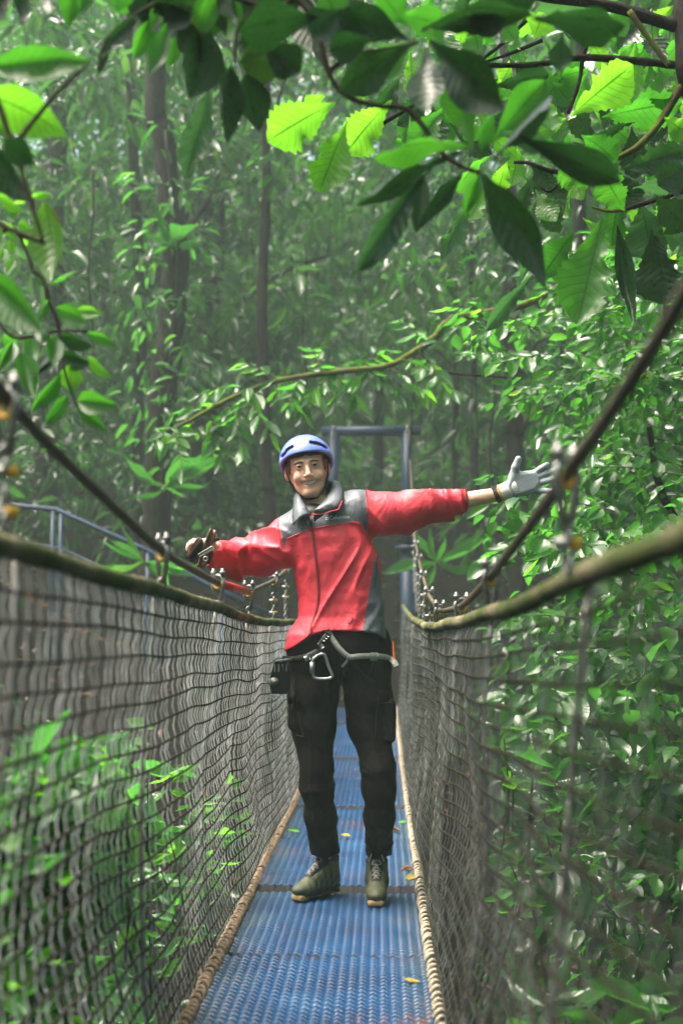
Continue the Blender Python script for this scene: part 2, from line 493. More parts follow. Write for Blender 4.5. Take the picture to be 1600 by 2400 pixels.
# ------------------------------------------------------------------ bridge
DECK_L, DECK_R = -.53, .155
SEAMS = [-.45, .75, 1.95, 3.15, 4.35, 5.42, 6.67, 7.86, 9.2, 10.4, 11.6, 12.8, 14.1]
def deck_z(y): return np.interp(y, [-1, 2, 3.2, 8, 9.5, 11, 12.5, 14.2], [.16, .03, 0, 0, .015, .06, .13, .22])
m, t, b = nodes('blue_painted_grating')
gc = coords(t, 'Generated'); oc = coords(t)
sp = t.nodes.new('ShaderNodeSeparateXYZ'); t.links.new(gc, sp.inputs[0])
info = t.nodes.new('ShaderNodeObjectInfo')
mp = t.nodes.new('ShaderNodeMapping'); t.links.new(oc, mp.inputs[0]); t.links.new(info.outputs['Location'], mp.inputs['Location'])
n1 = noise(t, 5, 6, .65, mp.outputs[0]); n2 = noise(t, 55, 6, .75, mp.outputs[0]); n3 = noise(t, 2.2, 3, .5, mp.outputs[0])
c = ramp(t, n1, [(.3, (.004, .030, .095)), (.55, (.007, .056, .16)), (.78, (.028, .12, .26))])
edge = math_(t, 'ABSOLUTE', math_(t, 'SUBTRACT', sp.outputs[0], .5))
dirt = ramp(t, math_(t, 'ADD', math_(t, 'MULTIPLY', edge, .85), math_(t, 'MULTIPLY', n1, .55)), [(.52, (0, 0, 0)), (.78, (.8, .8, .8))])
c = mixc(t, dirt, c, (.035, .055, .055))
rust = ramp(t, math_(t, 'ADD', math_(t, 'MULTIPLY', n2, .75), math_(t, 'MULTIPLY', n3, .35)), [(.61, (0, 0, 0)), (.68, (.85, .85, .85))])
c = mixc(t, rust, c, (.13, .045, .02))
c = mixc(t, 1.0, c, ramp(t, info.outputs['Random'], [(0, (.62, .66, .7)), (1, (1.15, 1.12, 1.05))]), 'MULTIPLY')
t.links.new(c, b.inputs['Base Color'])
t.links.new(ramp(t, n2, [(.3, (.24,) * 3), (.7, (.5,) * 3)]), b.inputs['Roughness'])
bump(t, b, n2, .25, .004); MAT['deck'] = m
MAT['beam'] = simple('deck_underframe', (.008, .009, .011), .8, 0, .3, 20)
MAT['blue'] = simple('blue_gate_paint', (.006, .026, .07), .45, 0, .35, 6, .2, 40)
def panel_mesh():
    nc = 21; sub = 6; W = DECK_R - DECK_L; nx = nc * sub + 1; nsl = 32; ny = nsl * 6 + 1
    u = np.linspace(0, 1, nx); v = np.linspace(0, 1, ny); U, Vv = np.meshgrid(u, v, indexing='ij')
    rib = .5 - .5 * np.cos(2 * np.pi * U * nc)
    par_ = np.floor(U * nc) % 2
    ph = (Vv * nsl + .5 * par_ + .12 * rib) % 1.0
    Z = .004 * rib + .0048 * ph * np.clip(rib * 2.2, 0, 1)                 # each tooth rises to a lip
    Z = np.where((ph < .34) & (rib > .3), -.02, Z)                        # and drops into a slot
    Z += .004 * vnoise(np.stack([U * 6, Vv * 9, 0 * U], -1), 8)
    lip = (Vv < .008) | (Vv > .992) | (U < .006) | (U > .994)
    Z = np.where(lip, -.03, Z)
    V = np.stack([(U - .5) * W, Vv, Z], -1).reshape(-1, 3)
    i = np.arange(nx - 1)[:, None] * ny + np.arange(ny - 1)[None]
    F = np.stack([i, i + ny, i + ny + 1, i + 1], -1).reshape(-1, 4)
    me = mesh_np('deck_panel', V, F, smooth=False); me.materials.append(MAT['deck']); me.materials.append(MAT['beam'])
    fv = V[F].mean(1); me.polygons.foreach_set('material_index', ((fv[:, 1] < .010) | (fv[:, 1] > .991)).astype(np.int32)); return me
bridge = empty('bridge_walkway', ((DECK_L + DECK_R) / 2, SEAMS[0], 0))
tag(bridge, 'long narrow blue grated metal walkway of the hanging bridge, patched with rust', 'walkway')
pm = panel_mesh()
for i in range(len(SEAMS) - 1):
    y0, y1 = SEAMS[i] + .02, SEAMS[i + 1] - .02
    z0, z1 = float(deck_z(y0)), float(deck_z(y1))
    zo = [.0, .008, -.006, .007, -.006, .012][i % 6]; z0 += zo; z1 += zo
    o = bpy.data.objects.new('deck_panel', pm); COL.objects.link(o); o.parent = bridge
    dx = random.uniform(-.006, .006)
    a = math.atan2(z1 - z0, y1 - y0)
    o.matrix_basis = Matrix.Translation((dx, y0 - SEAMS[0], z0)) @ Matrix.Rotation(a, 4, 'X') @ Matrix.Rotation(random.uniform(-.004, .004), 4, 'Y') @ Matrix.Diagonal((random.uniform(.985, 1), y1 - y0, 1, 1))
for s in SEAMS:
    mb = MB(); z = float(deck_z(s)); mb.box(((DECK_L + DECK_R) / 2, s, z - .055), (.80, .07, .06)); mb.build('cross_beam', MAT['beam'], bridge, False)
for x in (DECK_L + .03, DECK_R - .03):
    MB().tube([(x, y, float(deck_z(y)) - .04) for y in np.linspace(-.4, 14.1, 40)], .016, 6).build('support_cable', MAT['beam'], bridge)

# side nets -------------------------------------------------------------
m, t, b = nodes('beige_mossy_rope')
oc = coords(t, 'Object'); n1 = noise(t, 3.2, 6, .7, oc); n2 = noise(t, 120, 3, .6, oc)
c = ramp(t, n2, [(.3, (.09, .075, .04)), (.7, (.3, .26, .17))])
c = mixc(t, ramp(t, n1, [(.36, (0, 0, 0)), (.54, (.9, .9, .9))]), c, (.04, .065, .012))
t.links.new(c, b.inputs['Base Color']); b.inputs['Roughness'].default_value = .9; bump(t, b, n2, .8, .006); b.inputs['Specular IOR Level'].default_value = .15; MAT['rope'] = m
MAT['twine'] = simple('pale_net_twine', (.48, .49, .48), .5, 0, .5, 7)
MAT['twine_r'] = simple('shaded_net_twine', (.17, .18, .17), .4, 0, .95, 7, spec=.4)  # darker copy of the left net's twine, the right net's shade put into it
MAT['weft'] = simple('shaded_weft_twine', (.02, .018, .012), .8, 0, .4, 9, spec=.1)  # shaded look of the level strands is put into this dark colour
MAT['lash'] = simple('tan_lashing_cord', (.24, .165, .105), .75, 0, .3, 30, .5, 300)
MAT['lashw'] = simple('cream_lashing_cord', (.40, .34, .25), .75, 0, .3, 30, .5, 300)
def rope_l(y):
    return (np.interp(y, [-.5, 1, 2, 3.15, 5.5, 8, 14.2], [-.56, -.55, -.545, -.545, -.555, -.565, -.60]),
            1.08 + np.interp(y, [-.5, 1.2, 1.85, 3.2, 4.3, 5.5, 7, 9, 11.5, 14.2], [.2, .13, .117, .092, .073, .037, .033, .05, .12, .26]))
def rope_r(y):
    return (np.interp(y, [-.5, 1.3, 2.07, 2.9, 5, 8, 14.2], [.34, .325, .30, .265, .212, .215, .24]),
            1.08 + np.interp(y, [-.5, 1.35, 2.07, 2.75, 4, 5, 6, 9, 13, 14.2], [.2, .10, .074, .042, .02, .008, .01, .07, .2, .26]))
Y0, Y1 = -.4, 14.2
def make_net(name, rope, xb, side, label, lash):
    root = empty(name, (xb, Y0, 0)); tag(root, label, 'net', 'side nets of the bridge')
    def pos(y, s):
        xt, zt = rope(y); zb = deck_z(y) + .01
        bul = (.035 * vnoise(np.stack([y * 1.1, s * 2.2, 0 * y + side], -1), 21) + .018 * vnoise(np.stack([y * 3.3, s * 4, 0 * y], -1), 22)) * np.sin(np.pi * np.clip(s, 0, 1)) ** .6
        sag = -.018 * np.sin(np.pi * s) * (1 + np.cos(2 * np.pi * (y - .75) / 1.2)) * .5
        return np.stack([xb + (xt - xb) * s ** 1.3 + side * .03 * np.sin(np.pi * s) + bul, y + .02 * vnoise(np.stack([y * 2, s * 3, 0 * y + 7], -1), 5), zb + (zt - zb) * s + sag], -1)
    # pale upright strands, woven in short curved lengths between the dark rows
    rows = 22; V = []; F = []
    ys = np.arange(Y0, Y1, .058); ys = ys + RNG.uniform(-.008, .008, len(ys))
    ss = np.linspace(0, 1, rows * 2 + 1)
    for y in ys:
        jit = RNG.uniform(-.006, .006, len(ss))
        lean = RNG.uniform(-.02, .02); amp = RNG.uniform(-.4, 1.5)
        p = pos(y + jit + lean * ss + .011 * amp * np.sin(np.pi * ss * rows + RNG.uniform(-.5, .5)) ** 2, ss)
        p[:, 0] += side * .006 * np.sin(np.pi * ss * rows) ** 2
        n = len(V) and V[-1][1] or 0
        r = .0016 if side < 0 else .0017
        ring = np.array([(r, -r * .6, 0), (-r * .2, r, 0), (-r * .9, -r * .7, 0)])
        V.append(((p[:, None] + ring[None]).reshape(-1, 3), n + len(p) * 3))
        k = np.arange(len(p) - 1)[:, None] * 3
        for a in range(3):
            c2 = (a + 1) % 3
            F.append(n + np.concatenate([k + a, k + c2, k + 3 + c2, k + 3 + a], 1))
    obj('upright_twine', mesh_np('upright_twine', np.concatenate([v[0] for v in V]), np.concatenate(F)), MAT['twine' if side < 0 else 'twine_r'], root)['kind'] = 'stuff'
    V = []; F = []; n = 0
    yy = np.arange(Y0, Y1, .026)
    for q in range(1, rows):
        s = q / rows + .006 * vnoise(np.stack([yy * 2, 0 * yy + q, 0 * yy], -1), 31)
        p = pos(yy, s); r = .0024
        ring = np.array([(r, 0, r), (-r, 0, r), (-r, 0, -r), (r, 0, -r)])
        V.append((p[:, None] + ring[None]).reshape(-1, 3)); k = np.arange(len(p) - 1)[:, None] * 4
        for a in range(4):
            c2 = (a + 1) % 4
            F.append(n + np.concatenate([k + a, k + c2, k + 4 + c2, k + 4 + a], 1))
        n += len(p) * 4
    obj('level_twine', mesh_np('level_twine', np.concatenate(V), np.concatenate(F)), MAT['weft'], root)['kind'] = 'stuff'
    # top rope: twisted, a little lumpy
    yy = np.linspace(Y0, Y1, 700); xt, zt = rope(yy)
    zt = zt + .005 * np.cos(2 * np.pi * (yy - .75) / 1.2) * .5
    mb = MB(); rr = .0175 + .0030 * np.sin(yy * 2 * np.pi / .034) + .002 * vnoise(np.stack([yy * 6, 0 * yy, 0 * yy], -1), 2)
    mb.tube([(a, y_, z_) for a, y_, z_ in zip(xt, yy, zt)], list(rr), 9); mb.build('top_rope', MAT['rope'], root)
    # bottom edge cable with lashing loops
    xe = xb - side * .008
    MB().tube([(xe, y, float(deck_z(y)) + .012) for y in np.linspace(Y0, Y1, 60)], .0085, 7).build('edge_cable', MAT['dsteel'], root)
    lm_ = MB().ring((0, 0, 0), .0165, .0065, 'Y', 12, 6).mesh('lashing_loop'); lm_.materials.append(lash)
    y = 2.9; i = 0
    while y < 14.0 and i < 290:
        o = bpy.data.objects.new('lashing_loop', lm_); COL.objects.link(o); o.parent = root
        o.location = (xe - xb, y - Y0, float(deck_z(y)) + .013); o.rotation_euler = (random.uniform(-.2, .2), random.uniform(-.3, .3), side * .45 + random.uniform(-.2, .2))
        o.scale = [random.uniform(.9, 1.2)] * 3
        y += random.uniform(.036, .056) if side < 0 else random.uniform(.045, .075); i += 1
    return pos
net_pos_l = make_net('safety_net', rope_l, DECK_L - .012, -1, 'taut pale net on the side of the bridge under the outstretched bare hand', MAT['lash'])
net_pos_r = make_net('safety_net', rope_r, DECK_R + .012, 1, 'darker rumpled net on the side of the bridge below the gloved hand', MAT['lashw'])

# suspension cables -----------------------------------------------------
CL = dict(y=[.3, 1.0, 1.95, 3.15, 4.35, 5.42, 6.67, 7.86, 9.3, 11.7, 15.0], x=[-.62, -.6, -.58, -.54, -.555, -.56, -.56, -.585, -.58, -.57, -.56], h=[.9, .62, .345, .187, .155, .155, .249, .36, .52, .95, 2.36])
CRr = dict(y=[.3, 1.0, 1.48, 1.95, 3.15, 4.35, 5.42, 6.67, 7.86, 9.2, 11.6, 15.0], x=[.40, .37, .34, .283, .268, .272, .248, .249, .26, .273, .30, .33], h=[.75, .5, .355, .232, .125, .074, .072, .169, .307, .485, .85, 2.36])
def cab(c, y): return Vector((float(np.interp(y, c['y'], c['x'])), float(y), 1.08 + float(np.interp(y, c['y'], c['h']))))
for c_, lb in ((CL, 'dark steel suspension cable sweeping down past the bare hand'), (CRr, 'dark steel suspension cable sweeping down past the gloved hand')):
    mb = MB(); ysm = np.linspace(.3, 15.0, 160)
    pts = [(cab(c_, y) * 2 + cab(c_, max(.3, y - .25)) + cab(c_, min(15, y + .25))) / 4 for y in ysm]
    mb.tube(pts, .0102, 10)
    tag(mb.build('suspension_cable', MAT['cable']), lb, 'cable', 'main cables of the bridge')
MB().tube([cab(CL, y) + Vector((0, 0, .001)) for y in (4.5, 4.8, 5.1, 5.36)], .0155, 10).build('cable_sleeve', MAT['red_sleeve'])
tag(bpy.data.objects['cable_sleeve'], 'short red plastic sleeve round the cable below the sleeve cuff', 'cable sleeve')

def ubow(r, drop, rt):
    """bow shackle round the cable: a U hanging down, in the XZ plane"""
    mb = MB(); pts = []
    for i in range(17):
        g = math.pi * (-.12 + 1.24 * i / 16)
        pts.append((r * math.cos(g), 0, r * math.sin(g)))
    pts = [(r * .35, 0, -drop)] + [pts[0]] + pts[1:-1] + [pts[-1]] + [(-r * .35, 0, -drop)]
    return mb.tube(pts, rt, 7)
def hanger(c_, rope, y, side, label):
    top = cab(c_, y); xr, zr = rope(y); bot = Vector((float(xr), y, float(zr)))
    root = empty('cable_hanger', top); tag(root, label, 'hanger', 'hangers between cable and net')
    r0 = .026
    sh = ubow(r0, .075, .0065); me = sh.mesh('shackle')
    o = obj('shackle', me, MAT['steel']); o.parent = root; o.rotation_euler = (0, 0, random.uniform(.3, .9) * side)
    liner = MB().ring((0, 0, 0), .0175, .005, 'Y', 18, 6, (math.pi * .95, math.pi * 2.05)).build('liner', MAT['yellow']); liner.parent = root; liner.rotation_euler = o.rotation_euler
    for k in (-1, 1):
        bl = MB(); bl.tube([(k * .02, 0, .018), (k * .02, 0, .05)], .006, 6); bl.tube([(k * .02, 0, .03), (k * .02, 0, .041)], .0105, 6)
        q = bl.build('bolt', MAT['steel']); q.parent = root; q.rotation_euler = o.rotation_euler
    MB().box((0, 0, .024), (.056, .014, .008)).build('saddle', MAT['steel'], None, False).parent = root
    L = max(.06, (top - bot).z)
    z = -.06; k = 0
    while z > -L + .02 and k < 22:
        ln = MB(); hh = .026
        ln.tube([(.009, 0, z - .008), (.009, 0, z - hh + .008), (0, 0, z - hh), (-.009, 0, z - hh + .008), (-.009, 0, z - .008), (0, 0, z), (.009, 0, z - .008)], .0045, 6)
        q = ln.build('chain_link', MAT['steel']); q.parent = root; q.rotation_euler = (0, 0, (k % 2) * 1.57 + .4)
        z -= .021; k += 1
        if k in (2, 5):
            pn = MB(); pn.tube([(-.022, 0, z), (.022, 0, z)], .008, 8)
            q = pn.build('shackle_pin', MAT['steel']); q.parent = root; q.rotation_euler = (0, 0, .3)
            pn = MB(); pn.tube([(.0, 0, z), (.02, 0, z)], .0095, 8)
            q = pn.build('collar', MAT['yellow']); q.parent = root; q.rotation_euler = (0, 0, .3)
    # wire behind the net down to the deck
    s = np.linspace(1, 0, 14)
    p = (net_pos_l if side < 0 else net_pos_r)(np.full(14, y), s); p[:, 0] += side * .012
    MB().tube([tuple(a) for a in p], .0062, 6).build('wire', MAT['dsteel'], root)
    return root
ORD = ['nearest', 'second', 'third', 'fourth', 'fifth', 'sixth', 'seventh', 'eighth', 'ninth', 'tenth']
for k, y in enumerate(SEAMS[2:11]):
    hanger(CL, rope_l, y, -1, 'shackle hanger on the bare-hand side cable, %s from the camera' % ORD[k])
    hanger(CRr, rope_r, y, 1, 'shackle hanger on the gloved-hand side cable, %s from the camera' % ORD[k])

# gate -------------------------------------------------------------------
gx0, gx1, gy = (781 - 893) / FOC * 15, (955 - 893) / FOC * 15, 15.0
gate = empty('bridge_gate', ((gx0 + gx1) / 2, gy, .15)); tag(gate, 'tall dark blue steel gate frame at the far end of the bridge', 'gate')
zt = 1.08 + (1474 - 1008) / FOC * 15
for x, lo in ((gx0, 1.9), (gx1, 2.0)):
    MB().tube([(x, gy, .1), (x, gy, lo)], .088, 16).build('lower_post', MAT['blue'], gate)
    MB().tube([(x, gy, lo), (x, gy, lo + .05)], .14, 16).build('flange', MAT['blue'], gate)
    MB().tube([(x, gy, lo + .05), (x, gy, zt)], [.07, .068], 16).build('upper_post', MAT['blue'], gate)
MB().tube([(gx0 - .13, gy, zt), (gx1 + .17, gy, zt)], .062, 16).build('crossbeam', MAT['blue'], gate)
for x in (gx0, gx1):
    MB().ring((x, gy, zt), .07, .012, 'X', 16, 6).build('cable_saddle', MAT['dsteel'], gate)
# stair rail -----------------------------------------------------------------
rail = empty('stair_railing', (-2.4, 13.2, 1.0)); tag(rail, 'thin blue tube railing stepping down the bank behind the net', 'railing')
def rp(x, y, d=13.2): return PX(x, y, d)
top_l = [rp(-120, 1172), rp(0, 1182), rp(130, 1194), rp(347, 1291), rp(480, 1367), rp(655, 1449)]
MB().tube(top_l, .028, 10).build('top_rail', MAT['blue'], rail)
MB().tube([p - Vector((0, 0, .40)) for p in top_l[:3]] + [rp(160, 1294), rp(260, 1340), rp(480, 1447)], .02, 8).build('middle_rail', MAT['blue'], rail)
for px_, py_ in ((-60, 1178), (125, 1194), (144, 1200), (347, 1291), (520, 1387), (655, 1449)):
    p = rp(px_, py_); g = float(ground_z(p.x, p.y)) - .05
    MB().tube([p, (p.x, p.y, min(g, p.z - .5))], .024, 8).build('post', MAT['blue'], rail)

# fallen leaves on the deck -----------------------------------------------
for (px_, py_, kd, ln, lb) in ((947, 2056, 'fallen', .07, 'yellow fallen leaf beside the boot heel on the blue deck'), (938, 2034, 'brown', .075, 'curled brown fallen leaf just behind the yellow one on the deck'),
        (978, 2106, 'fallen', .06, 'yellow fallen leaf caught at the corded deck edge'), (984, 2285, 'fallen', .055, 'lime yellow leaf lying on the nearest deck panel'),
        (820, 1955, 'fallen', .06, 'pale round leaf on the deck between the legs'), (938, 1944, 'brown', .08, 'reddish fallen leaf on the deck behind the trouser leg'),
        (930, 1923, 'lime', .06, 'small green fallen leaf on the deck near the corded edge'), (703, 1946, 'lime', .07, 'green fallen leaf on the deck beside the trouser cuff by the pale net')):
    d = 3240 / (py_ - 1474); p = PX(px_, py_, d); p.z = float(deck_z(d)) + .016
    g = random.uniform(-.6, .6) + (0 if random.random() < .5 else math.pi)
    o = leaf_obj(p, p + Vector((ln * math.cos(g), ln * math.sin(g), .012)), ln * .5, 'elliptic', kd, None, (0, 0, 1), random.uniform(-.3, .3), 'fallen_leaf')
    tag(o, lb, 'leaf', 'fallen leaves on the deck')

# ------------------------------------------------------------------ the person
PD = 5.2; K = PD / FOC                       # metres for one photograph pixel at the person
def pp(x, y, d=PD): return PXv(x, y, d)
person = empty('person', tuple(PX(800, 2105, PD)))
person.location.z = 0.0
tag(person, 'smiling person in red and grey jacket, black trousers and blue helmet, arms stretched wide', 'person')
def shell(name, fn, lo, hi, h, mat, parent, smooth_it=0):
    V, F = surface(fn, lo, hi, h)
    return V, obj(name, mesh_np(name, V, F), mat, parent)
# materials
m, t, b = nodes('skin')
n1 = noise(t, 30, 5, .6, coords(t))
c = ramp(t, n1, [(.3, (.60, .33, .225)), (.7, (.74, .46, .33))])
t.links.new(c, b.inputs['Base Color']); b.inputs['Roughness'].default_value = .5
b.inputs['Subsurface Weight'].default_value = .12; b.inputs['Subsurface Radius'].default_value = (.012, .004, .002); b.inputs['Subsurface Scale'].default_value = .6
MAT['skin'] = m
def cloth(name, col, rough=.55, var=.12, bs=.2):
    m, t, b = nodes(name)
    oc = coords(t); f = noise(t, 9, 5, .6, oc)
    t.links.new(ramp(t, f, [(.3, tuple(q * (1 - var) for q in col)), (.7, tuple(q * (1 + var) for q in col))]), b.inputs['Base Color'])
    b.inputs['Roughness'].default_value = rough
    n1 = noise(t, 17, 3, .55, coords(t, 'Object', (1, 1, .6)), .6)
    rid = math_(t, 'ABSOLUTE', math_(t, 'SUBTRACT', n1, .5))
    bump(t, b, rid, bs, .05)
    return m
MAT['jred'] = cloth('red_nylon', (.66, .038, .062), .55)
MAT['jgrey'] = cloth('grey_nylon', (.085, .098, .115), .55)
MAT['trouser'] = cloth('black_trouser_cloth', (.010, .0075, .0072), .62, .2); MAT['trouser'].node_tree.nodes['Principled BSDF'].inputs['Specular IOR Level'].default_value = .15
MAT['black'] = simple('black_webbing', (.014, .014, .015), .55, 0, .3, 60)
MAT['strap'] = simple('grey_webbing', (.30, .31, .27), .7, 0, .2, 60, .4, 400)
MAT['dark'] = simple('dark_foam', (.02, .02, .024), .7, 0, .3, 30)
MAT['zip'] = simple('dark_red_zip', (.30, .012, .02), .45, 0, .3, 200, .5, 500)
MAT['white'] = simple('pale_print', (.62, .63, .64), .5, 0, .05)
MAT['teeth'] = simple('teeth', (.86, .82, .74), .3, 0, .06, 200)
MAT['lip'] = simple('lips', (.52, .23, .17), .4, 0, .1, 60)
MAT['mouth'] = simple('mouth_inside', (.06, .012, .01), .5)
MAT['hair'] = simple('brown_hair', (.035, .022, .014), .6, 0, .4, 120, .8, 400)
MAT['helmet'] = simple('periwinkle_helmet_shell', (.15, .21, .66), .25, 0, .05, 12)
MAT['alloy'] = simple('grey_alloy', (.34, .36, .35), .32, .75, .15, 40)
MAT['pulley'] = simple('black_anodised', (.02, .021, .022), .3, .3, .3, 30)
MAT['leather'] = simple('brown_leather', (.13, .066, .04), .5, 0, .4, 25, .3, 120)
MAT['leatherd'] = simple('dark_leather', (.04, .026, .019), .4, 0, .4, 25, .3, 120)
MAT['olive'] = simple('olive_boot_upper', (.085, .092, .045), .6, 0, .25, 30, .3, 200)
MAT['gum'] = simple('gum_sole', (.34, .20, .075), .6, 0, .2, 30)
MAT['soledark'] = simple('dark_midsole', (.03, .032, .026), .6, 0, .2, 30)
MAT['lace'] = simple('grey_lace', (.26, .25, .22), .7, 0, .2, 200)

# ---- head (its own frame: x to the picture's right, y away, z up from the chin) and the rest of the skin
HROLL = R(-8.5); HPITCH = R(4); HYAW = R(3)
HR = np.array(Matrix.Rotation(HROLL, 3, 'Y') @ Matrix.Rotation(HYAW, 3, 'Z') @ Matrix.Rotation(HPITCH, 3, 'X'))
HO = pp(727, 1161, 5.13)                    # chin
HO[1] = 5.13 + .085
HS = 1.0
def hl(P): return (P - HO) @ HR / HS        # world -> head
def hw(p): return HO + HS * (HR @ np.asarray(p, float))
def head_fn(P):
    q = hl(P); a = np.abs(q[..., 0]); s = np.stack([a, q[..., 1], q[..., 2]], -1)
    f = ell(q, (0, .012, .15), (.075, .096, .09))
    f = smin(f, ell(q, (0, -.03, .082), (.061, .062, .086)), .03)
    f = smin(f, cone(s, (.048, .0, .075), (.016, -.066, .018), .022, .018), .025)
    f = smin(f, ell(q, (0, -.078, .017), (.024, .017, .017)), .02)
    f = smin(f, ell(s, (.039, -.070, .083), (.021, .019, .021)), .018)      # cheeks raised in a smile
    f = smin(f, cone(s, (.012, -.086, .143), (.045, -.074, .145), .011, .009), .012)   # brow
    f = smax(f, -ell(s, (.0315, -.1015, .128), (.019, .0165, .0145)), .012)   # eye sockets
    f = smin(f, ell(s, (.0315, -.0790, .1255), (.0150, .0138, .0125)), .006)
    edx = (a - .0315); ez = q[..., 2] - .1252 - .06 * edx
    hz_ = np.maximum(np.where(ez > 0, .0040, .0034) * (1 - (edx / .0148) ** 2), .0003)
    f = smax(f, -np.maximum((np.abs(ez) / hz_ - 1) * .003, q[..., 1] + .074), .0012)
    f = smin(f, cone(q, (0, -.088, .132), (0, -.115, .088), .0070, .0108), .012)
    f = smin(f, ell(s, (.0125, -.104, .0845), (.0085, .0105, .0075)), .006)
    f = smax(f, -ell(s, (.007, -.109, .0765), (.004, .006, .003)), .003)
    # smile lines, mouth
    mz = .0545 + 10.0 * q[..., 0] ** 2
    f = smin(f, np.sqrt((q[..., 2] - mz - .0095) ** 2 + (q[..., 1] + .086 - 9 * q[..., 0] ** 2) ** 2 + np.maximum(a - .022, 0) ** 2) - .0085, .010)
    f = smin(f, np.sqrt((q[..., 2] - mz + .0125) ** 2 + (q[..., 1] + .083 - 9 * q[..., 0] ** 2) ** 2 + np.maximum(a - .016, 0) ** 2) - .009, .010)
    mo = np.sqrt(((q[..., 2] - mz) / np.maximum(.0080 - 5.5 * q[..., 0] ** 2, .0012)) ** 2 + (np.maximum(a - .028, 0) / .006) ** 2)
    f = smax(f, -np.maximum((mo - 1) * .004, q[..., 1] + .070), .003)
    f = f + .0014 * np.exp(-(((a - .037 - .25 * (.085 - q[..., 2])) / .0042) ** 2)) * np.exp(-(((q[..., 2] - .062) / .022) ** 2)) * (q[..., 1] < -.03)
    # ears
    er = ell(s, (.086, .012, .120), (.011, .021, .034))
    er = smin(er, ell(s, (.082, .006, .094), (.009, .012, .014)), .01)
    er = smax(er, -ell(s, (.094, .004, .122), (.008, .011, .018)), .004)
    f = smin(f, er, .008)
    # neck
    f = smin(f, cone(q, (0, .03, .07), (0.012, .045, -.12), .056, .066), .03)
    return f
lo = HO - np.array([.17, .17, .16]); hi = HO + np.array([.17, .17, .30])
Vh, Fh = surface(head_fn, lo, hi, .0024)
# arms and trunk: one skin from neck to fingers (most of it under the clothes)
SHR = pp(846, 1205); ELR = pp(985, 1192, 5.2); WRR = pp(1168, 1158, 5.17)
SHL = pp(672, 1262, 5.22); ELL_ = pp(560, 1318, 5.30); WRL = pp(503, 1284, 5.08)
HIPL, HIPR = pp(738, 1560), pp(852, 1560)
KNL, KNR = pp(742, 1815, 5.19), pp(887, 1815, 5.19)
ANL, ANR = pp(766, 2015, 5.335), pp(885, 2015, 5.30)
NECK = pp(742, 1190, 5.22)
def body_fn(P):
    f = chain(P, [SHR, ELR, WRR], [.05, .04, .029], .02)
    f = smin(f, chain(P, [SHL, ELL_, WRL], [.05, .042, .029], .02), .03)
    f = smin(f, cone(P, SHL, SHR, .055, .055), .05)
    f = smin(f, cone(P, NECK, pp(785, 1330), .06, .085), .05)
    f = smin(f, cone(P, pp(785, 1330), pp(793, 1500), .085, .085), .05)
    f = smin(f, chain(P, [HIPL, KNL, ANL], [.06, .04, .025], .02), .05)
    f = smin(f, chain(P, [HIPR, KNR, ANR], [.06, .04, .025], .02), .05)
    return f
bx0 = np.minimum.reduce([SHR, WRR, WRL, ANL, ANR, NECK]) - .16; bx1 = np.maximum.reduce([SHR, WRR, WRL, ANL, ANR, NECK]) + .16
Vb, Fb = surface(body_fn, bx0, bx1, .012)
# bare hand, palm up towards the camera, fingers to the picture's left
hand_c = pp(478, 1279, 5.06)
def hand_fn(P):
    f = cone(P, WRL, pp(492, 1281, 5.07), .027, .026)
    f = smin(f, cone(P, pp(488, 1272, 5.06), pp(466, 1277, 5.06), .021, .021), .015)
    f = smin(f, cone(P, pp(486, 1290, 5.07), pp(464, 1290, 5.07), .02, .02), .015)
    for (a, b_, c_, d_) in (((466, 1271), (455, 1267), (457, 1272), .0095), ((463, 1277), (448, 1272), (445, 1277), .0098), ((461, 1284), (443, 1277), (440, 1283), .0096), ((462, 1292), (446, 1285), (440, 1289), .0088)):
        f = smin(f, chain(P, [pp(*a, 5.06), pp(*b_, 5.05), pp(*c_, 5.03)], [d_ * 1.1, d_, d_ * .85], .004), .006)
    f = smin(f, chain(P, [pp(494, 1272, 5.06), pp(500, 1262, 5.04), pp(503, 1254, 5.03)], [.013, .0115, .0095], .006), .008)
    return f
Vl, Fl = surface(hand_fn, hand_c - .12, hand_c + .12, .003)
# hand inside the glove
def glove_fn(P, g=0.):
    W = 5.15
    f = cone(P, pp(1205, 1138, W), pp(1246, 1128, W), .030 + g, .030 + g)
    f = smin(f, cone(P, pp(1203, 1118, W), pp(1250, 1112, W), .017 + g, .014 + g), .02)
    f = smin(f, cone(P, pp(1210, 1155, W), pp(1250, 1148, W), .017 + g, .014 + g), .02)
    f = np.maximum(f, np.abs(P[..., 1] - W) - .019 - g)
    f = smin(f, cone(P, pp(1166, 1157, 5.165), pp(1205, 1138, W), .029, .031), .02) if g == 0 else f
    fing = [((1250, 1110), (1266, 1099), (1281, 1090), .0105), ((1254, 1121), (1276, 1111), (1296, 1104), .0108), ((1256, 1133), (1277, 1128), (1295, 1123), .0104), ((1256, 1149), (1275, 1150), (1291, 1151), .0095)]
    for a, b_, c_, r in fing:
        f = smin(f, chain(P, [pp(*a, W), pp(*b_, W - .012), pp(*c_, W - .03)], [r * 1.08 + g, r + g, r * .92 + g], .004), .006)
    f = smin(f, chain(P, [pp(1202, 1120, W), pp(1207, 1095, W - .015), pp(1214, 1076, W - .02)], [.018 + g, .013 + g, .0105 + g], .006), .010)
    return f
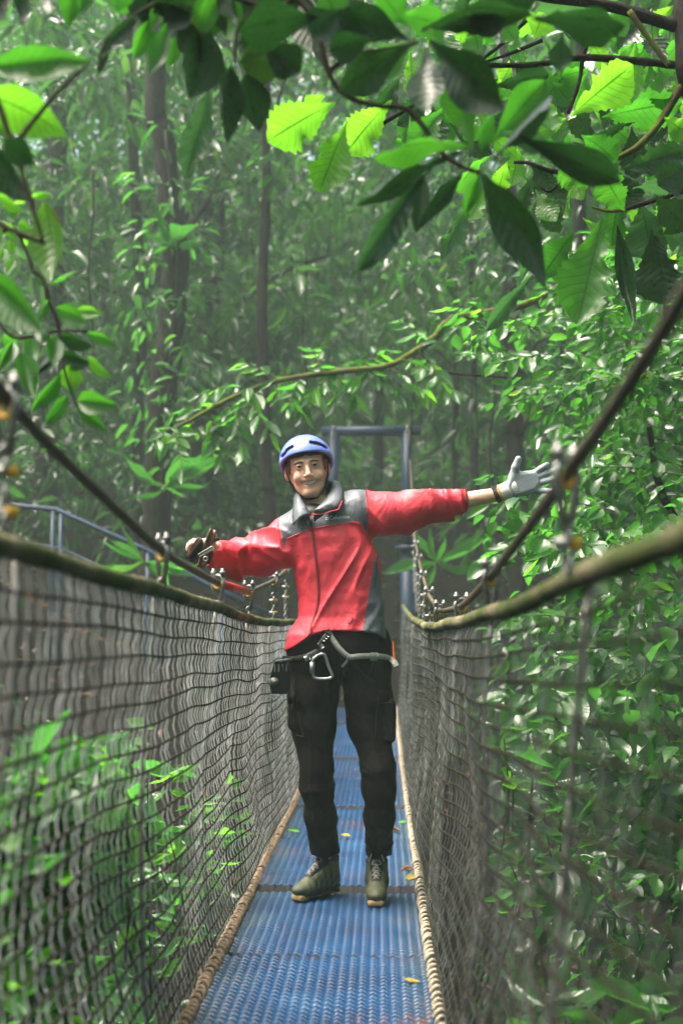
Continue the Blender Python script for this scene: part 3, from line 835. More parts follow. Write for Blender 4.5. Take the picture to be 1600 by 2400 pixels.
# body object: head, trunk and limbs, hands in one mesh
offs = [0, len(Vh), len(Vh) + len(Vb)]
body = obj('body', mesh_np('body', np.concatenate([Vh, Vb, Vl]), np.concatenate([Fh, Fb + offs[1], Fl + offs[2]])), MAT['skin'], person)
body.data.materials.append(MAT['lip']); body.data.materials.append(MAT['mouth']); body.data.materials.append(MAT['hair'])
cen = np.empty(len(body.data.polygons) * 3); body.data.polygons.foreach_get('center', cen); cen = cen.reshape(-1, 3)
q = hl(cen); a = np.abs(q[:, 0]); mz = .0545 + 10.0 * q[:, 0] ** 2; dz = q[:, 2] - mz
mi = np.zeros(len(cen), dtype=np.int32)
ishead = np.arange(len(cen)) < len(Fh)
lipm = ishead & (a < .0275) & (q[:, 1] < -.055) & (((dz > 0) & (dz < .0115 - 8 * q[:, 0] ** 2)) | ((dz < 0) & (dz > -.0155 + 14 * q[:, 0] ** 2)))
mi[lipm] = 1
mo = np.sqrt((dz / np.maximum(.0080 - 5.5 * q[:, 0] ** 2, .0012)) ** 2 + (np.maximum(a - .028, 0) / .006) ** 2)
mi[ishead & (mo < 1.02) & (q[:, 1] > -.0825 + 6 * q[:, 0] ** 2) & (q[:, 1] < -.05)] = 2
mi[ishead & (q[:, 2] > .155 + .35 * (q[:, 1] + .06)) & (q[:, 1] > -.082) & (q[:, 2] > .165)] = 3
mi[ishead & (a > .062) & (q[:, 1] > -.034) & (q[:, 1] < -.012) & (q[:, 2] > .118)] = 3       # sideburns
body.data.polygons.foreach_set('material_index', mi)
# teeth, eyes, brows
V = []; F = []
NT = 9
for i in range(NT * 2 + 1):
    x = -.0285 + .057 * i / (NT * 2); g = .0016 if i % 2 else 0
    zc = .0562 + 10.0 * x * x
    hh = max(.0068 - 4.5 * x * x, .0008)
    y = -.0870 + 9 * x * x + g
    V += [hw((x, y, zc + hh + .001)), hw((x, y - .0008, zc)), hw((x, y + .0004, zc - hh))]
for i in range(NT * 2):
    for j in range(2): F.append((i * 3 + j, (i + 1) * 3 + j, (i + 1) * 3 + j + 1, i * 3 + j + 1))
obj('teeth', mesh_np('teeth', np.array(V), F), MAT['teeth'], person)
m, t, b = nodes('eye')
g = t.nodes.new('ShaderNodeTexCoord').outputs['Object']
dn = t.nodes.new('ShaderNodeVectorMath'); dn.operation = 'DISTANCE'; t.links.new(g, dn.inputs[0]); dn.inputs[1].default_value = (0, -1, 0)
t.links.new(ramp(t, dn.outputs['Value'], [(.0, (.004, .004, .004)), (.26, (.006, .005, .005)), (.28, (.05, .033, .02)), (.60, (.03, .02, .014)), (.64, (.55, .51, .47))]), b.inputs['Base Color'])
b.inputs['Roughness'].default_value = .12; MAT['eye'] = m
def sphere(n=16):
    V = []; F = []
    for i in range(n + 1):
        for j in range(2 * n):
            th, ph = math.pi * i / n, math.pi * j / n
            V.append((math.sin(th) * math.cos(ph), math.sin(th) * math.sin(ph), math.cos(th)))
    for i in range(n):
        for j in range(2 * n): F.append((i * 2 * n + j, i * 2 * n + (j + 1) % (2 * n), (i + 1) * 2 * n + (j + 1) % (2 * n), (i + 1) * 2 * n + j))
    return np.array(V), F
SV, SF = sphere(12)
eye_me = mesh_np('eye', SV, SF); eye_me.materials.append(MAT['eye'])
for k in (-1, 1):
    o = bpy.data.objects.new('eye', eye_me); COL.objects.link(o); par(o, person)
    o.matrix_basis = Matrix.Translation(Vector(hw((k * .0315, -.0785, .1252)))) @ Matrix(HR.tolist()).to_4x4() @ Matrix.Diagonal((.0128, .0128, .0128, 1))
    mb = MB(); pts = []
    for i in range(9):      # lash line on the upper lid
        x = -.0142 + .0284 * i / 8
        pts.append(Vector(hw((k * (.0315 + x), -.0925 + 16 * x * x, .1252 + .06 * x + .0046 * (1 - (x / .0148) ** 2) - .0003))))
    mb.tube(pts, .0011, 5); mb.build('lash_line', MAT['hair'], person)
    mb = MB(); pts = []; rr = []
    for i in range(9):
        u = i / 8; x = .013 + .036 * u
        pts.append(Vector(hw((k * x, -.0925 + 9 * (x - .012) ** 2, .1405 + .0055 * math.sin(math.pi * (u * .85 + .05)) - .004 * u)))); rr.append(.0030 * (1 - .6 * u) + .0005)
    mb.tube(pts, rr, 7); mb.build('eyebrow', MAT['hair'], person)

# ---- helmet
hel = empty('helmet', tuple(hw((0, 0, .15))), person)
hel.parent = None; hel.location = Vector(hw((0, 0, .15))); par(hel, person)
HC = np.array([0, .012, .147])
def hel_rim(q):        # height of the rim, lifted at the forehead, low behind the ears
    return np.interp(q[..., 1], [-.12, -.09, -.05, -.015, .03, .06, .1], [.184, .178, .162, .148, .112, .098, .092])
def hel_out(q): return ell(q, HC, (.111, .130, .114))
VENTS = [((.046, -.095, .212), (.024, .05, .0075), .3), ((-.060, -.092, .206), (.019, .05, .0065), -.35), ((.082, -.05, .195), (.02, .02, .006), .5), ((-.088, -.045, .186), (.02, .024, .006), -.5),
         ((.093, .03, .20), (.02, .02, .007), .4), ((-.093, .03, .20), (.02, .02, .007), -.4)]
def vent_fn(q):
    f = None
    for c_, h_, rz in VENTS:
        rt = np.array(Matrix.Rotation(rz, 3, 'Y'))
        d = rbox(q, c_, h_, .004, rt); f = d if f is None else np.minimum(f, d)
    return f
def helmet_fn(P):
    q = hl(P); o = hel_out(q)
    f = np.maximum(o, -(o + .011))
    rim = hel_rim(q) - q[..., 2]
    f = smax(f, rim, .004)
    groove = np.abs(q[..., 2] - hel_rim(q) - .017) - .0016
    f = np.maximum(f, -vent_fn(q))
    return f
lo = HO + HR @ np.array([0, 0, .16]) - .17; hi = lo + .34
Vq, oq = shell('shell', helmet_fn, lo, hi, .0032, MAT['helmet'], None)
par(oq, person); 
def liner_fn(P):
    q = hl(P); o = ell(q, HC, (.1025, .1215, .1055))
    return smax(np.maximum(o, -(o + .012)), hel_rim(q) + .003 - q[..., 2], .004)
Vq2, oq2 = shell('liner', liner_fn, lo, hi, .005, MAT['dark'], None)
def child2(o, mid):
    o.parent = mid; o.matrix_parent_inverse = Matrix.Translation(-(Vector(mid.location))) if mid.parent is None else (Matrix.Translation(mid.matrix_local_loc) if False else Matrix.Translation(-Vector(mid['wl'])))
    return o
hel['wl'] = tuple(hel.location)
for o in (oq, oq2): child2(o, hel)
# chin strap
def strap_pts(k):
    return [(k * .088, -.012, .165), (k * .0865, -.030, .12), (k * .079, -.028, .085), (k * .066, -.025, .05), (k * .045, -.036, .018), (k * .02, -.05, -.004), (0, -.055, -.008)]
for k in (-1, 1):
    pts = [Vector(hw(p)) for p in strap_pts(k)]
    child2(MB().tube(pts, [.003, .003, .0035, .0055, .0055, .0045, .0045], 6).build('chin_strap', MAT['black']), hel)
    pts = [Vector(hw(p)) for p in ((k * .09, .06, .12), (k * .087, .035, .09), (k * .07, -.01, .058))]
    child2(MB().tube(pts, .0042, 6).build('rear_strap', MAT['black']), hel)
    rt = Matrix(HR.tolist()) @ Matrix.Rotation(k * .35, 3, 'Y')
    child2(MB().box(hw((k * .0675, -.028, .046)), (.014, .012, .03), rt).build('strap_buckle', MAT['black'], None, False), hel)

# ---- jacket
RING_Y = [1195, 1230, 1262, 1320, 1400, 1445, 1488, 1530, 1560]
RING_X = [757, 758, 768, 789, 797, 798, 791, 792, 792]
RING_W = [60, 98, 106, 110, 105, 105, 121, 127, 127]
RING_D = [.085, .115, .128, .135, .132, .134, .15, .15, .15]
def zrow(y): return np.array([PX(800, v, PD).z for v in y])
RZ = zrow(RING_Y)[::-1]
RXm = np.array([PX(x, y, PD).x for x, y in zip(RING_X, RING_Y)])[::-1]
RWm = np.array(RING_W)[::-1] * K; RDm = np.array(RING_D)[::-1]
HEMX = np.array([PX(x, 1500, PD).x for x in (630, 655, 664, 690, 730, 766, 845, 880, 905, 925)])
HEMZ = zrow([1512, 1526, 1530, 1519, 1493, 1479, 1480, 1488, 1502, 1514])
SLR = [pp(846, 1206), pp(900, 1204), pp(960, 1198), pp(1018, 1184), pp(1058, 1173), pp(1094, 1171, 5.19)]
SLRr = [60 * K, 52 * K, 48 * K, 40 * K, 34 * K, 31 * K]
SLL = [pp(672, 1275, 5.21), pp(614, 1304, 5.28), pp(560, 1312, 5.31), pp(522, 1300, 5.18), pp(500, 1295, 5.10)]
SLLr = [58 * K, 49 * K, 40 * K, 32 * K, 23 * K]
dg = np.array([-.5, 0, -.866]); pe = np.array([.866, 0, -.5])
def along(P, pts):
    """distance run along an arm's chain"""
    a, b_ = pts[0], pts[-1]; d = (b_ - a) / np.linalg.norm(b_ - a)
    return (P - a) @ d
def crease(P, seed):
    return np.clip(1 - np.abs(vnoise(P, seed)) * 1.9, 0, 1) ** 2
def jacket_fn(P, pad=0.):
    z = P[..., 2]; x = P[..., 0]; y = P[..., 1]
    cx = np.interp(z, RZ, RXm); hwid = np.interp(z, RZ, RWm); hd = np.interp(z, RZ, RDm)
    u = (x - cx) / hwid; v = (y - PD + .005) / hd
    tor = ((np.abs(u) ** 2.5 + np.abs(v) ** 2.5) ** (1 / 2.5) - 1) * np.minimum(hwid, hd)
    tor = np.maximum(tor, z - RZ[-1])
    f = smin(tor, cone(P, pp(676, 1258), pp(838, 1203), 46 * K, 52 * K), .05)
    f = smin(f, cone(P, pp(675, 1250), pp(712, 1208, 5.24), .05, .045), .05)
    f = smin(f, cone(P, pp(838, 1190), pp(782, 1186, 5.24), .055, .048), .05)
    f = smax(f, -cone(P, pp(738, 1120, 5.20), pp(736, 1196, 5.15), .085, .062), .012)
    ar = chain(P, SLR, SLRr, .03); al = chain(P, SLL, SLLr, .03)
    sr = along(P, SLR); sl_ = along(P, SLL)
    ar = smax(ar, sr - np.linalg.norm(SLR[-1] - SLR[0]) - .002, .006)
    al = smax(al, sl_ - np.linalg.norm(SLL[-1] - SLL[0]) - .004, .006)
    # sleeve folds: hoops that run round the arm, bunched at the rolled cuff
    wr = -.007 + .024 * crease(np.stack([sr * 10 + z * 7, y * 4, z * 5], -1), 41) * np.clip(sr * 9, .2, 1) + .012 * crease(np.stack([sr * 26, y * 5, z * 8], -1), 42) * np.clip((sr - .22) * 6, 0, 1)
    wl = -.008 + .024 * crease(np.stack([sl_ * 11 + x * 4 - z * 7, y * 4, z * 6], -1), 43) + .004 * ridged(np.stack([x * 26, y * 9, z * 26], -1), 47)
    ar = ar - wr; al = al - wl
    band = np.exp(-((sr - np.linalg.norm(SLR[-1] - SLR[0]) + .035) / .022) ** 2); ar = ar - .006 * band
    # body folds: long drags from the raised armpit down to the far hip, gathers at the zip and hem
    s1 = P @ pe; s2 = P @ dg
    wt = .020 * crease(np.stack([s1 * 9, y * 3, s2 * 2.0], -1), 51) + .012 * crease(np.stack([s1 * 20, y * 5, s2 * 4.5], -1), 52) + .0022 * vnoise(np.stack([x * 26, y * 12, z * 34], -1), 53)
    wt = wt * np.clip(1.35 - np.abs(u), .25, 1)
    f = f - (wt - .010) * np.clip((RZ[-1] - z) * 7, .3, 1)
    f = smin(f, ar, .028); f = smin(f, al, .028)
    hem = np.interp(x, HEMX, HEMZ) + .006 * vnoise(np.stack([x * 22, y * 12, 0 * x], -1), 55)
    return smax(f, hem - z, .008)
lo = np.array([pp(478, 1300)[0], 4.98, HEMZ.min() - .03]); hi = np.array([pp(1106, 1170)[0], 5.46, zrow([1150])[0]])
Vj, jacket = shell('jacket', jacket_fn, lo, hi, .0058, MAT['jred'], person)
jacket.data.materials.append(MAT['jgrey'])
cen = np.empty(len(jacket.data.polygons) * 3); jacket.data.polygons.foreach_get('center', cen); cen = cen.reshape(-1, 3)
pxy = to_px(cen)
YX = [600, 664, 672, 700, 727, 780, 838, 850, 864, 905]; YY = [1300, 1296, 1262, 1250, 1240, 1230, 1222, 1232, 1258, 1300]
yoke = (pxy[:, 1] < np.interp(pxy[:, 0], YX, YY)) & (pxy[:, 0] > 652 + np.clip(pxy[:, 1] - 1215, 0, 90) * .2) & (pxy[:, 0] < 856 + np.clip(pxy[:, 1] - 1143, 0, 120) * .07)
PXa = np.interp(pxy[:, 1], [1300, 1345, 1390, 1445, 1485], [879, 872, 864, 856, 845]); PXb = np.interp(pxy[:, 1], [1300, 1345, 1390, 1445, 1500], [879, 889, 901, 903, 915])
side = (pxy[:, 1] > 1305) & (pxy[:, 0] > PXa) & (pxy[:, 0] < PXb) & (cen[:, 1] < 5.26)
mi = np.zeros(len(cen), dtype=np.int32); mi[yoke | side] = 1
jacket.data.polygons.foreach_set('material_index', mi)
jb = BVHTree.FromPolygons([tuple(v) for v in Vj], [tuple(p.vertices) for p in jacket.data.polygons])
def on(bv, x, y, off=.003, fallback=5.08):
    o = CAM_POS; d = (PX(x, y, 5.0) - CAM_POS).normalized()
    best = None
    for k in (bv if isinstance(bv, (list, tuple)) else [bv]):
        h = k.ray_cast(o, d)
        if h[0] is not None and (best is None or h[3] < best[3]): best = h
    if best is None: return PX(x, y, fallback)
    return best[0] - d * off
def dense(pts, n):
    pts = np.array(pts, float); s = np.concatenate([[0], np.cumsum(np.linalg.norm(np.diff(pts, axis=0), axis=1))])
    tt = np.linspace(0, s[-1], n); return np.stack([np.interp(tt, s, pts[:, 0]), np.interp(tt, s, pts[:, 1])], 1)
def ribbon(name, bv, pts, wid, mat, parent, off=.004, n=24, thick=.0025, fallback=5.08):
    """a band laid on the surface along photo pixels; wid in pixels"""
    q = dense(pts, n); V = []; F = []
    C = [Vector(on(bv, x, y, off, fallback)) for x, y in q]
    C = [(C[max(i - 1, 0)] + C[i] * 2 + C[min(i + 1, n - 1)]) / 4 for i in range(n)]
    for i in range(n):
        t_ = (C[min(i + 1, n - 1)] - C[max(i - 1, 0)]).normalized(); vw = (CAM_POS - C[i]).normalized()
        s_ = t_.cross(vw).normalized() * wid * K / 2
        V += [C[i] + s_ - vw * .004, C[i] + s_ * .8 + vw * thick, C[i] - s_ * .8 + vw * thick, C[i] - s_ - vw * .004]
    for i in range(n - 1):
        for j in range(3): F.append((i * 4 + j, i * 4 + j + 1, i * 4 + j + 5, i * 4 + j + 4))
    F += [(0, 1, 2, 3), tuple((n - 1) * 4 + j for j in (3, 2, 1, 0))]
    return obj(name, mesh_np(name, np.array(V), F), mat, parent)
JW = Vector((0, 0, 0))
def jchild(o): o.parent = jacket; o.matrix_parent_inverse = Matrix.Identity(4); return o
jacket.parent = person; jacket.matrix_parent_inverse = Matrix.Translation(-Vector(person.location))
def sub(o, part):
    """sub-part of a part that sits unmoved under the person"""
    o.parent = part; o.matrix_parent_inverse = Matrix.Identity(4); return o
sub(ribbon('zip', jb, [(728, 1203), (730, 1240), (737, 1290), (743, 1342), (746, 1394), (742, 1430), (730, 1462), (725, 1486)], 7, MAT['zip'], None, .002, 50), jacket)
sub(ribbon('zip_pull', jb, [(727, 1203), (729, 1218), (730, 1236)], 6, MAT['black'], None, .006, 6), jacket)
sub(ribbon('zip_slider', jb, [(727, 1200), (727, 1212)], 6, MAT['steel'], None, .008, 4), jacket)
for nm, pts, mt in (('yoke_seam', [(669, 1264), (700, 1251), (727, 1240), (780, 1230), (838, 1222), (852, 1236), (864, 1258)], 'jred'), ('sleeve_seam', [(857, 1146), (860, 1180), (862, 1215), (865, 1255)], 'zip'),
                    ('sleeve_seam', [(653, 1214), (651, 1240), (657, 1268), (666, 1292)], 'zip'), ('pocket_seam', [(815, 1462), (824, 1455), (827, 1447), (822, 1448)], 'zip'), ('panel_seam', [(884, 1300), (881, 1340), (877, 1380)], 'black')):
    sub(ribbon(nm, jb, pts, 2.2, MAT[mt], None, .001, 16), jacket)
sub(ribbon('cuff_seam', jb, [(1090, 1146), (1091, 1165), (1092, 1185), (1091, 1198)], 3, MAT['zip'], None, .001, 12), jacket)
# collar
CC = [((727, 1204, 5.055), (686, 1231, 5.055)), ((716, 1184, 5.085), (684, 1212, 5.075)), ((705, 1165, 5.13), (686, 1190, 5.13)), ((699, 1153, 5.2), (687, 1170, 5.21)), ((712, 1142, 5.29), (700, 1152, 5.32)), ((745, 1130, 5.315), (748, 1142, 5.36)),
      ((777, 1127, 5.27), (801, 1138, 5.30)), ((777, 1143, 5.19), (806, 1151, 5.18)), ((768, 1163, 5.11), (802, 1173, 5.075)), ((752, 1181, 5.07), (793, 1193, 5.05)), ((734, 1197, 5.05), (748, 1205, 5.05))]
CC = [tuple(np.array(r) for r in c) for c in CC]
V = []; F = []; nr = 6; ncol = 41
for i in range(ncol):
    s = i / (ncol - 1) * (len(CC) - 1); k = min(int(s), len(CC) - 2); fr = s - k
    a = CC[k][0] * (1 - fr) + CC[k + 1][0] * fr; b_ = CC[k][1] * (1 - fr) + CC[k + 1][1] * fr
    pa, pb = PXv(*a), PXv(*b_)
    for j in range(nr):
        u = j / (nr - 1)
        p = pa * (1 - u) + pb * u
        p = p + np.array([0, -.012, .010]) * math.sin(math.pi * u) + .0025 * np.array([0, 1, 0]) * math.sin(i * 1.3 + j)
        V.append(p)
    pin = pa + np.array([0, .008, -.05]) + (np.array([pp(738, 1200, 5.2)[0], 5.2, pa[2]]) - pa) * -.12       # stand inside the collar
    V.append(pin)
st = nr + 1
for i in range(ncol - 1):
    for j in range(nr - 1): F.append((i * st + j, i * st + j + 1, (i + 1) * st + j + 1, (i + 1) * st + j))
    F.append((i * st + nr, i * st, (i + 1) * st, (i + 1) * st + nr))
co = obj('collar', mesh_np('collar', np.array(V), F), MAT['jgrey']); sub(co, jacket)
sm = co.modifiers.new('thick', 'SOLIDIFY'); sm.thickness = .004; sm.offset = 1
sub(MB().tube([Vector(PXv(*(c[1] + np.array([0, 1, -.003])))) for c in CC[8:]] + [PX(733, 1205, 5.045), PX(729, 1212, 5.05)], .0022, 6).build('collar_piping', MAT['jred']), jacket)
# lettering and emblem on the chest
def lettering(txt, x, y, size, slope, bv, mat, name):
    cu = bpy.data.curves.new(name, 'FONT'); cu.body = txt; cu.size = 1; cu.resolution_u = 2
    o = bpy.data.objects.new('tmp', cu); COL.objects.link(o)
    bpy.context.view_layer.update()
    me = bpy.data.meshes.new_from_object(o); bpy.data.objects.remove(o)
    for v in me.vertices:
        px_, py_ = x + v.co.x * size, y - v.co.y * size + v.co.x * size * slope
        v.co = on(bv, px_, py_, .0035)
    me.materials.clear()
    return obj(name, me, mat)
sub(lettering('Columbia', 771, 1218, 12.5, -.07, jb, MAT['white'], 'chest_lettering'), jacket)
V = []; F = []
for k in range(4):
    g = k * math.pi / 2 + math.pi / 4; cx_, cy_ = 766 + 3.0 * math.cos(g), 1215 + 3.0 * math.sin(g); n = len(V)
    for (dx, dy) in ((-1.6, -1.6), (1.6, -1.6), (1.6, 1.6), (-1.6, 1.6)):
        rx, ry = dx * math.cos(g) - dy * math.sin(g), dx * math.sin(g) + dy * math.cos(g)
        V.append(on(jb, cx_ + rx, cy_ + ry, .0035))
    F.append((n, n + 1, n + 2, n + 3))
sub(obj('chest_emblem', mesh_np('chest_emblem', np.array(V), F), MAT['white']), jacket)
# dark shirt at the neck
def tee_fn(P): return ell(P, pp(735, 1208, 5.19), (.075, .085, .05))
c0 = pp(735, 1208, 5.19)
shell('shirt', tee_fn, c0 - .12, c0 + .12, .008, MAT['black'], person)

# ---- trousers
LEGL = [pp(738, 1560), pp(733, 1630), pp(734, 1700), pp(742, 1800, 5.18), pp(743, 1845, 5.19), pp(751, 1915, 5.22), pp(763, 2014, 5.33)]
LEGLr = [60 * K, 55 * K, 50 * K, 36 * K, 36 * K, 35 * K, 33 * K]
LEGR = [pp(856, 1560), pp(864, 1640), pp(866, 1700), pp(887, 1800, 5.16), pp(888, 1845, 5.17), pp(889, 1915, 5.2), pp(886, 2014, 5.30)]
LEGRr = [61 * K, 54 * K, 49 * K, 37 * K, 37 * K, 34 * K, 30 * K]
def trouser_fn(P):
    x, y, z = P[..., 0], P[..., 1], P[..., 2]
    f = ell(P, pp(793, 1510), (.212, .135, .14))
    l = chain(P, LEGL, LEGLr, .03); r = chain(P, LEGR, LEGRr, .03)
    kn = np.exp(-((z - zrow([1830])[0]) / .09) ** 2); anz = np.exp(-((z - zrow([1975])[0]) / .07) ** 2); cr_ = np.exp(-((z - zrow([1640])[0]) / .12) ** 2)
    wv = (.001 + .0045 * kn + .005 * anz + .002 * cr_) * crease(np.stack([x * 10 + y * 5, y * 8, z * 22 + x * 9], -1), 61) + .004 * crease(np.stack([x * 16, y * 10, z * 9 + x * 8], -1), 62)
    l = smin(f, l, .05); f2 = smin(f, r, .05)
    g = np.minimum(l, f2)
    g = smin(l, f2, .012)
    # cargo pockets on the outer thighs
    pr = rbox(P, pp(912, 1688, 5.19), (.026, .07, .085), .02); pl = rbox(P, pp(688, 1660, 5.19), (.022, .06, .085), .02)
    g = smin(g, pr, .012); g = smin(g, pl, .012)
    g = g - wv + .0025
    g = smax(g, zrow([2016])[0] + .006 * np.sin(x * 60) - z, .006)
    return smax(g, z - zrow([1440])[0], .01)
lo = np.array([pp(655, 1600)[0] - .03, 4.99, zrow([2024])[0]]); hi = np.array([pp(935, 1600)[0] + .03, 5.42, zrow([1435])[0]])
Vt, trousers = shell('trousers', trouser_fn, lo, hi, .0058, MAT['trouser'], person)
tb = BVHTree.FromPolygons([tuple(v) for v in Vt], [tuple(p.vertices) for p in trousers.data.polygons])
both = [jb, tb]
for nm, pts in (('pocket_flap', [(882, 1632), (900, 1633), (921, 1633)]), ('pocket_flap', [(679, 1634), (688, 1636)])):
    sub(ribbon(nm, tb, pts, 28, MAT['trouser'], None, .006, 8, .006), trousers)
for pts in ([(690, 1620), (700, 1680), (711, 1727)], [(711, 1727), (692, 1722)], [(884, 1648), (880, 1690), (879, 1725)], [(884, 1650), (888, 1648), (918, 1646)], [(798, 1500), (799, 1540), (799, 1580), (801, 1630)], [(830, 1556), (850, 1580), (880, 1600)]):
    sub(ribbon('seam', tb, pts, 2, MAT['black'], None, .0015, 14), trousers)

# ---- harness
har = empty('harness', tuple(PX(795, 1520, 5.08))); har['wl'] = tuple(har.location); par(har, person)
def hadd(o): return child2(o, har)
hadd(ribbon('leg_strap', both, [(766, 1474), (775, 1492), (790, 1515), (806, 1532), (818, 1540)], 13, MAT['strap'], None, .006, 20))
hadd(ribbon('leg_strap', both, [(816, 1541), (840, 1538), (880, 1537), (905, 1540), (922, 1548), (929, 1562)], 13, MAT['strap'], None, .006, 24))
hadd(ribbon('leg_strap', both, [(817, 1544), (808, 1556), (801, 1564)], 7, MAT['strap'], None, .005, 8))
hadd(ribbon('leg_buckle', both, [(866, 1539), (886, 1539)], 19, MAT['alloy'], None, .011, 6, .004))
hadd(ribbon('waist_strap', both, [(660, 1545), (690, 1545), (715, 1541), (748, 1532), (762, 1512), (772, 1484)], 15, MAT['black'], None, .008, 24))
hadd(ribbon('waist_buckle', both, [(720, 1543), (749, 1529)], 22, MAT['black'], None, .018, 6, .006))
for k in range(4): hadd(ribbon('buckle_bar', both, [(727 + k * 6.5, 1548 - k * 3), (724 + k * 6.5, 1530 - k * 3)], 2.2, MAT['alloy'], None, .028, 3, .003))
hadd(ribbon('buckle_plate', both, [(713, 1545), (722, 1542)], 13, MAT['alloy'], None, .018, 4, .005))
hadd(ribbon('tie_in_loop', both, [(748, 1514), (758, 1500), (768, 1486)], 14, MAT['black'], None, .014, 8, .005))
for k in range(3): hadd(ribbon('buckle_bar', both, [(751 + k * 5, 1497 - k * 5), (762 + k * 5, 1504 - k * 5)], 2.2, MAT['alloy'], None, .022, 3, .003))
hadd(ribbon('silver_tab', both, [(749, 1508), (757, 1520)], 11, MAT['steel'], None, .018, 4, .005))
hadd(ribbon('gear_loop', both, [(921, 1500), (922, 1525), (924, 1548)], 4, simple('orange_cord', (.75, .16, .02), .5), None, .004, 10))
# carabiner
cb = empty('carabiner', tuple(on(both, 752, 1548, .03))); tag(cb, 'pear shaped grey locking carabiner hanging at the front of the harness', 'carabiner')
CO = cb.location.copy(); yv = CO.y
pts = [PX(x, y, yv) for x, y in ((734, 1545), (745, 1536), (757, 1533), (763, 1540), (769, 1560), (778, 1582), (774, 1589), (755, 1591), (738, 1589), (733, 1580), (731, 1560), (733, 1547))]
def closed(pts, rep=4):
    P = np.array([tuple(p) for p in pts]); n = len(P); outp = []
    for i in range(n):
        p0, p1, p2, p3 = P[i - 1], P[i], P[(i + 1) % n], P[(i + 2) % n]
        for k in range(rep):
            u = k / rep
            outp.append(.5 * ((2 * p1) + (-p0 + p2) * u + (2 * p0 - 5 * p1 + 4 * p2 - p3) * u * u + (-p0 + 3 * p1 - 3 * p2 + p3) * u ** 3))
    outp += outp[:2]; return [Vector(p) for p in outp]
par(MB().tube(closed(pts), .0062, 8, cap=False).build('body', MAT['alloy']), cb)
par(MB().tube([PX(731.5, 1552, yv), PX(731, 1578, yv)], .0098, 10).build('screw_gate', MAT['alloy']), cb)
# pulley
pu = empty('zipline_pulley', tuple(PX(654, 1590, 5.05))); tag(pu, 'black slotted trolley pulley hanging at the hip from the harness', 'pulley')
def plate_mesh(outline, th):
    V = []; F = []; n = len(outline)
    for s in (-th / 2, th / 2):
        for p in outline: V.append((p[0], s, p[1]))
    F = [tuple(range(n)), tuple(range(2 * n - 1, n - 1, -1))] + [(i, n + i, n + (i + 1) % n, (i + 1) % n) for i in range(n)]
    return V, F
def plate(name, px_out, d, th, mat, parent, rotz=0):
    P0 = [PX(x, y, d) for x, y in px_out]; cxx = sum((p.x for p in P0)) / len(P0); czz = sum((p.z for p in P0)) / len(P0)
    V, F = plate_mesh([(p.x - cxx, p.z - czz) for p in P0], th)
    o = obj(name, mesh_np(name, np.array(V), F, False), mat); o.location = (cxx, d, czz); o.rotation_euler = (0, 0, rotz)
    bv = o.modifiers.new('edge', 'BEVEL'); bv.width = .0015; bv.segments = 2
    return par(o, parent)
plate('side_plate', [(642, 1550), (655, 1549), (660, 1560), (676, 1580), (677, 1618), (672, 1627), (636, 1626), (632, 1612), (632, 1590)], 5.06, .005, MAT['pulley'], pu, .35)
plate('side_plate', [(654, 1552), (672, 1552), (676, 1562), (680, 1582), (680, 1616), (674, 1626), (645, 1625), (641, 1612), (642, 1590)], 5.10, .005, MAT['pulley'], pu, .35)
o = MB().tube([(0, -.012, 0), (0, .03, 0)], .017, 20).build('wheel', MAT['dsteel']); o.location = PX(642, 1598, 5.045); o.rotation_euler = (0, 0, .35); par(o, pu)
o = MB().tube([(0, -.012, 0), (0, -.004, 0)], .009, 16).build('axle', MAT['steel']); o.location = PX(642, 1598, 5.035); o.rotation_euler = (0, 0, .35); par(o, pu)
for k in range(4):
    q = MB().box((0, 0, 0), (.005, .004, .03)).build('slot_bar', MAT['steel'], None, False); q.location = PX(644 + k * 9, 1566, 5.045 + k * .01); par(q, pu)
par(MB().tube([PX(650, 1556, 5.08), PX(664, 1549, 5.07), PX(684, 1546, 5.06)], .008, 8).build('sling', MAT['black']), pu)

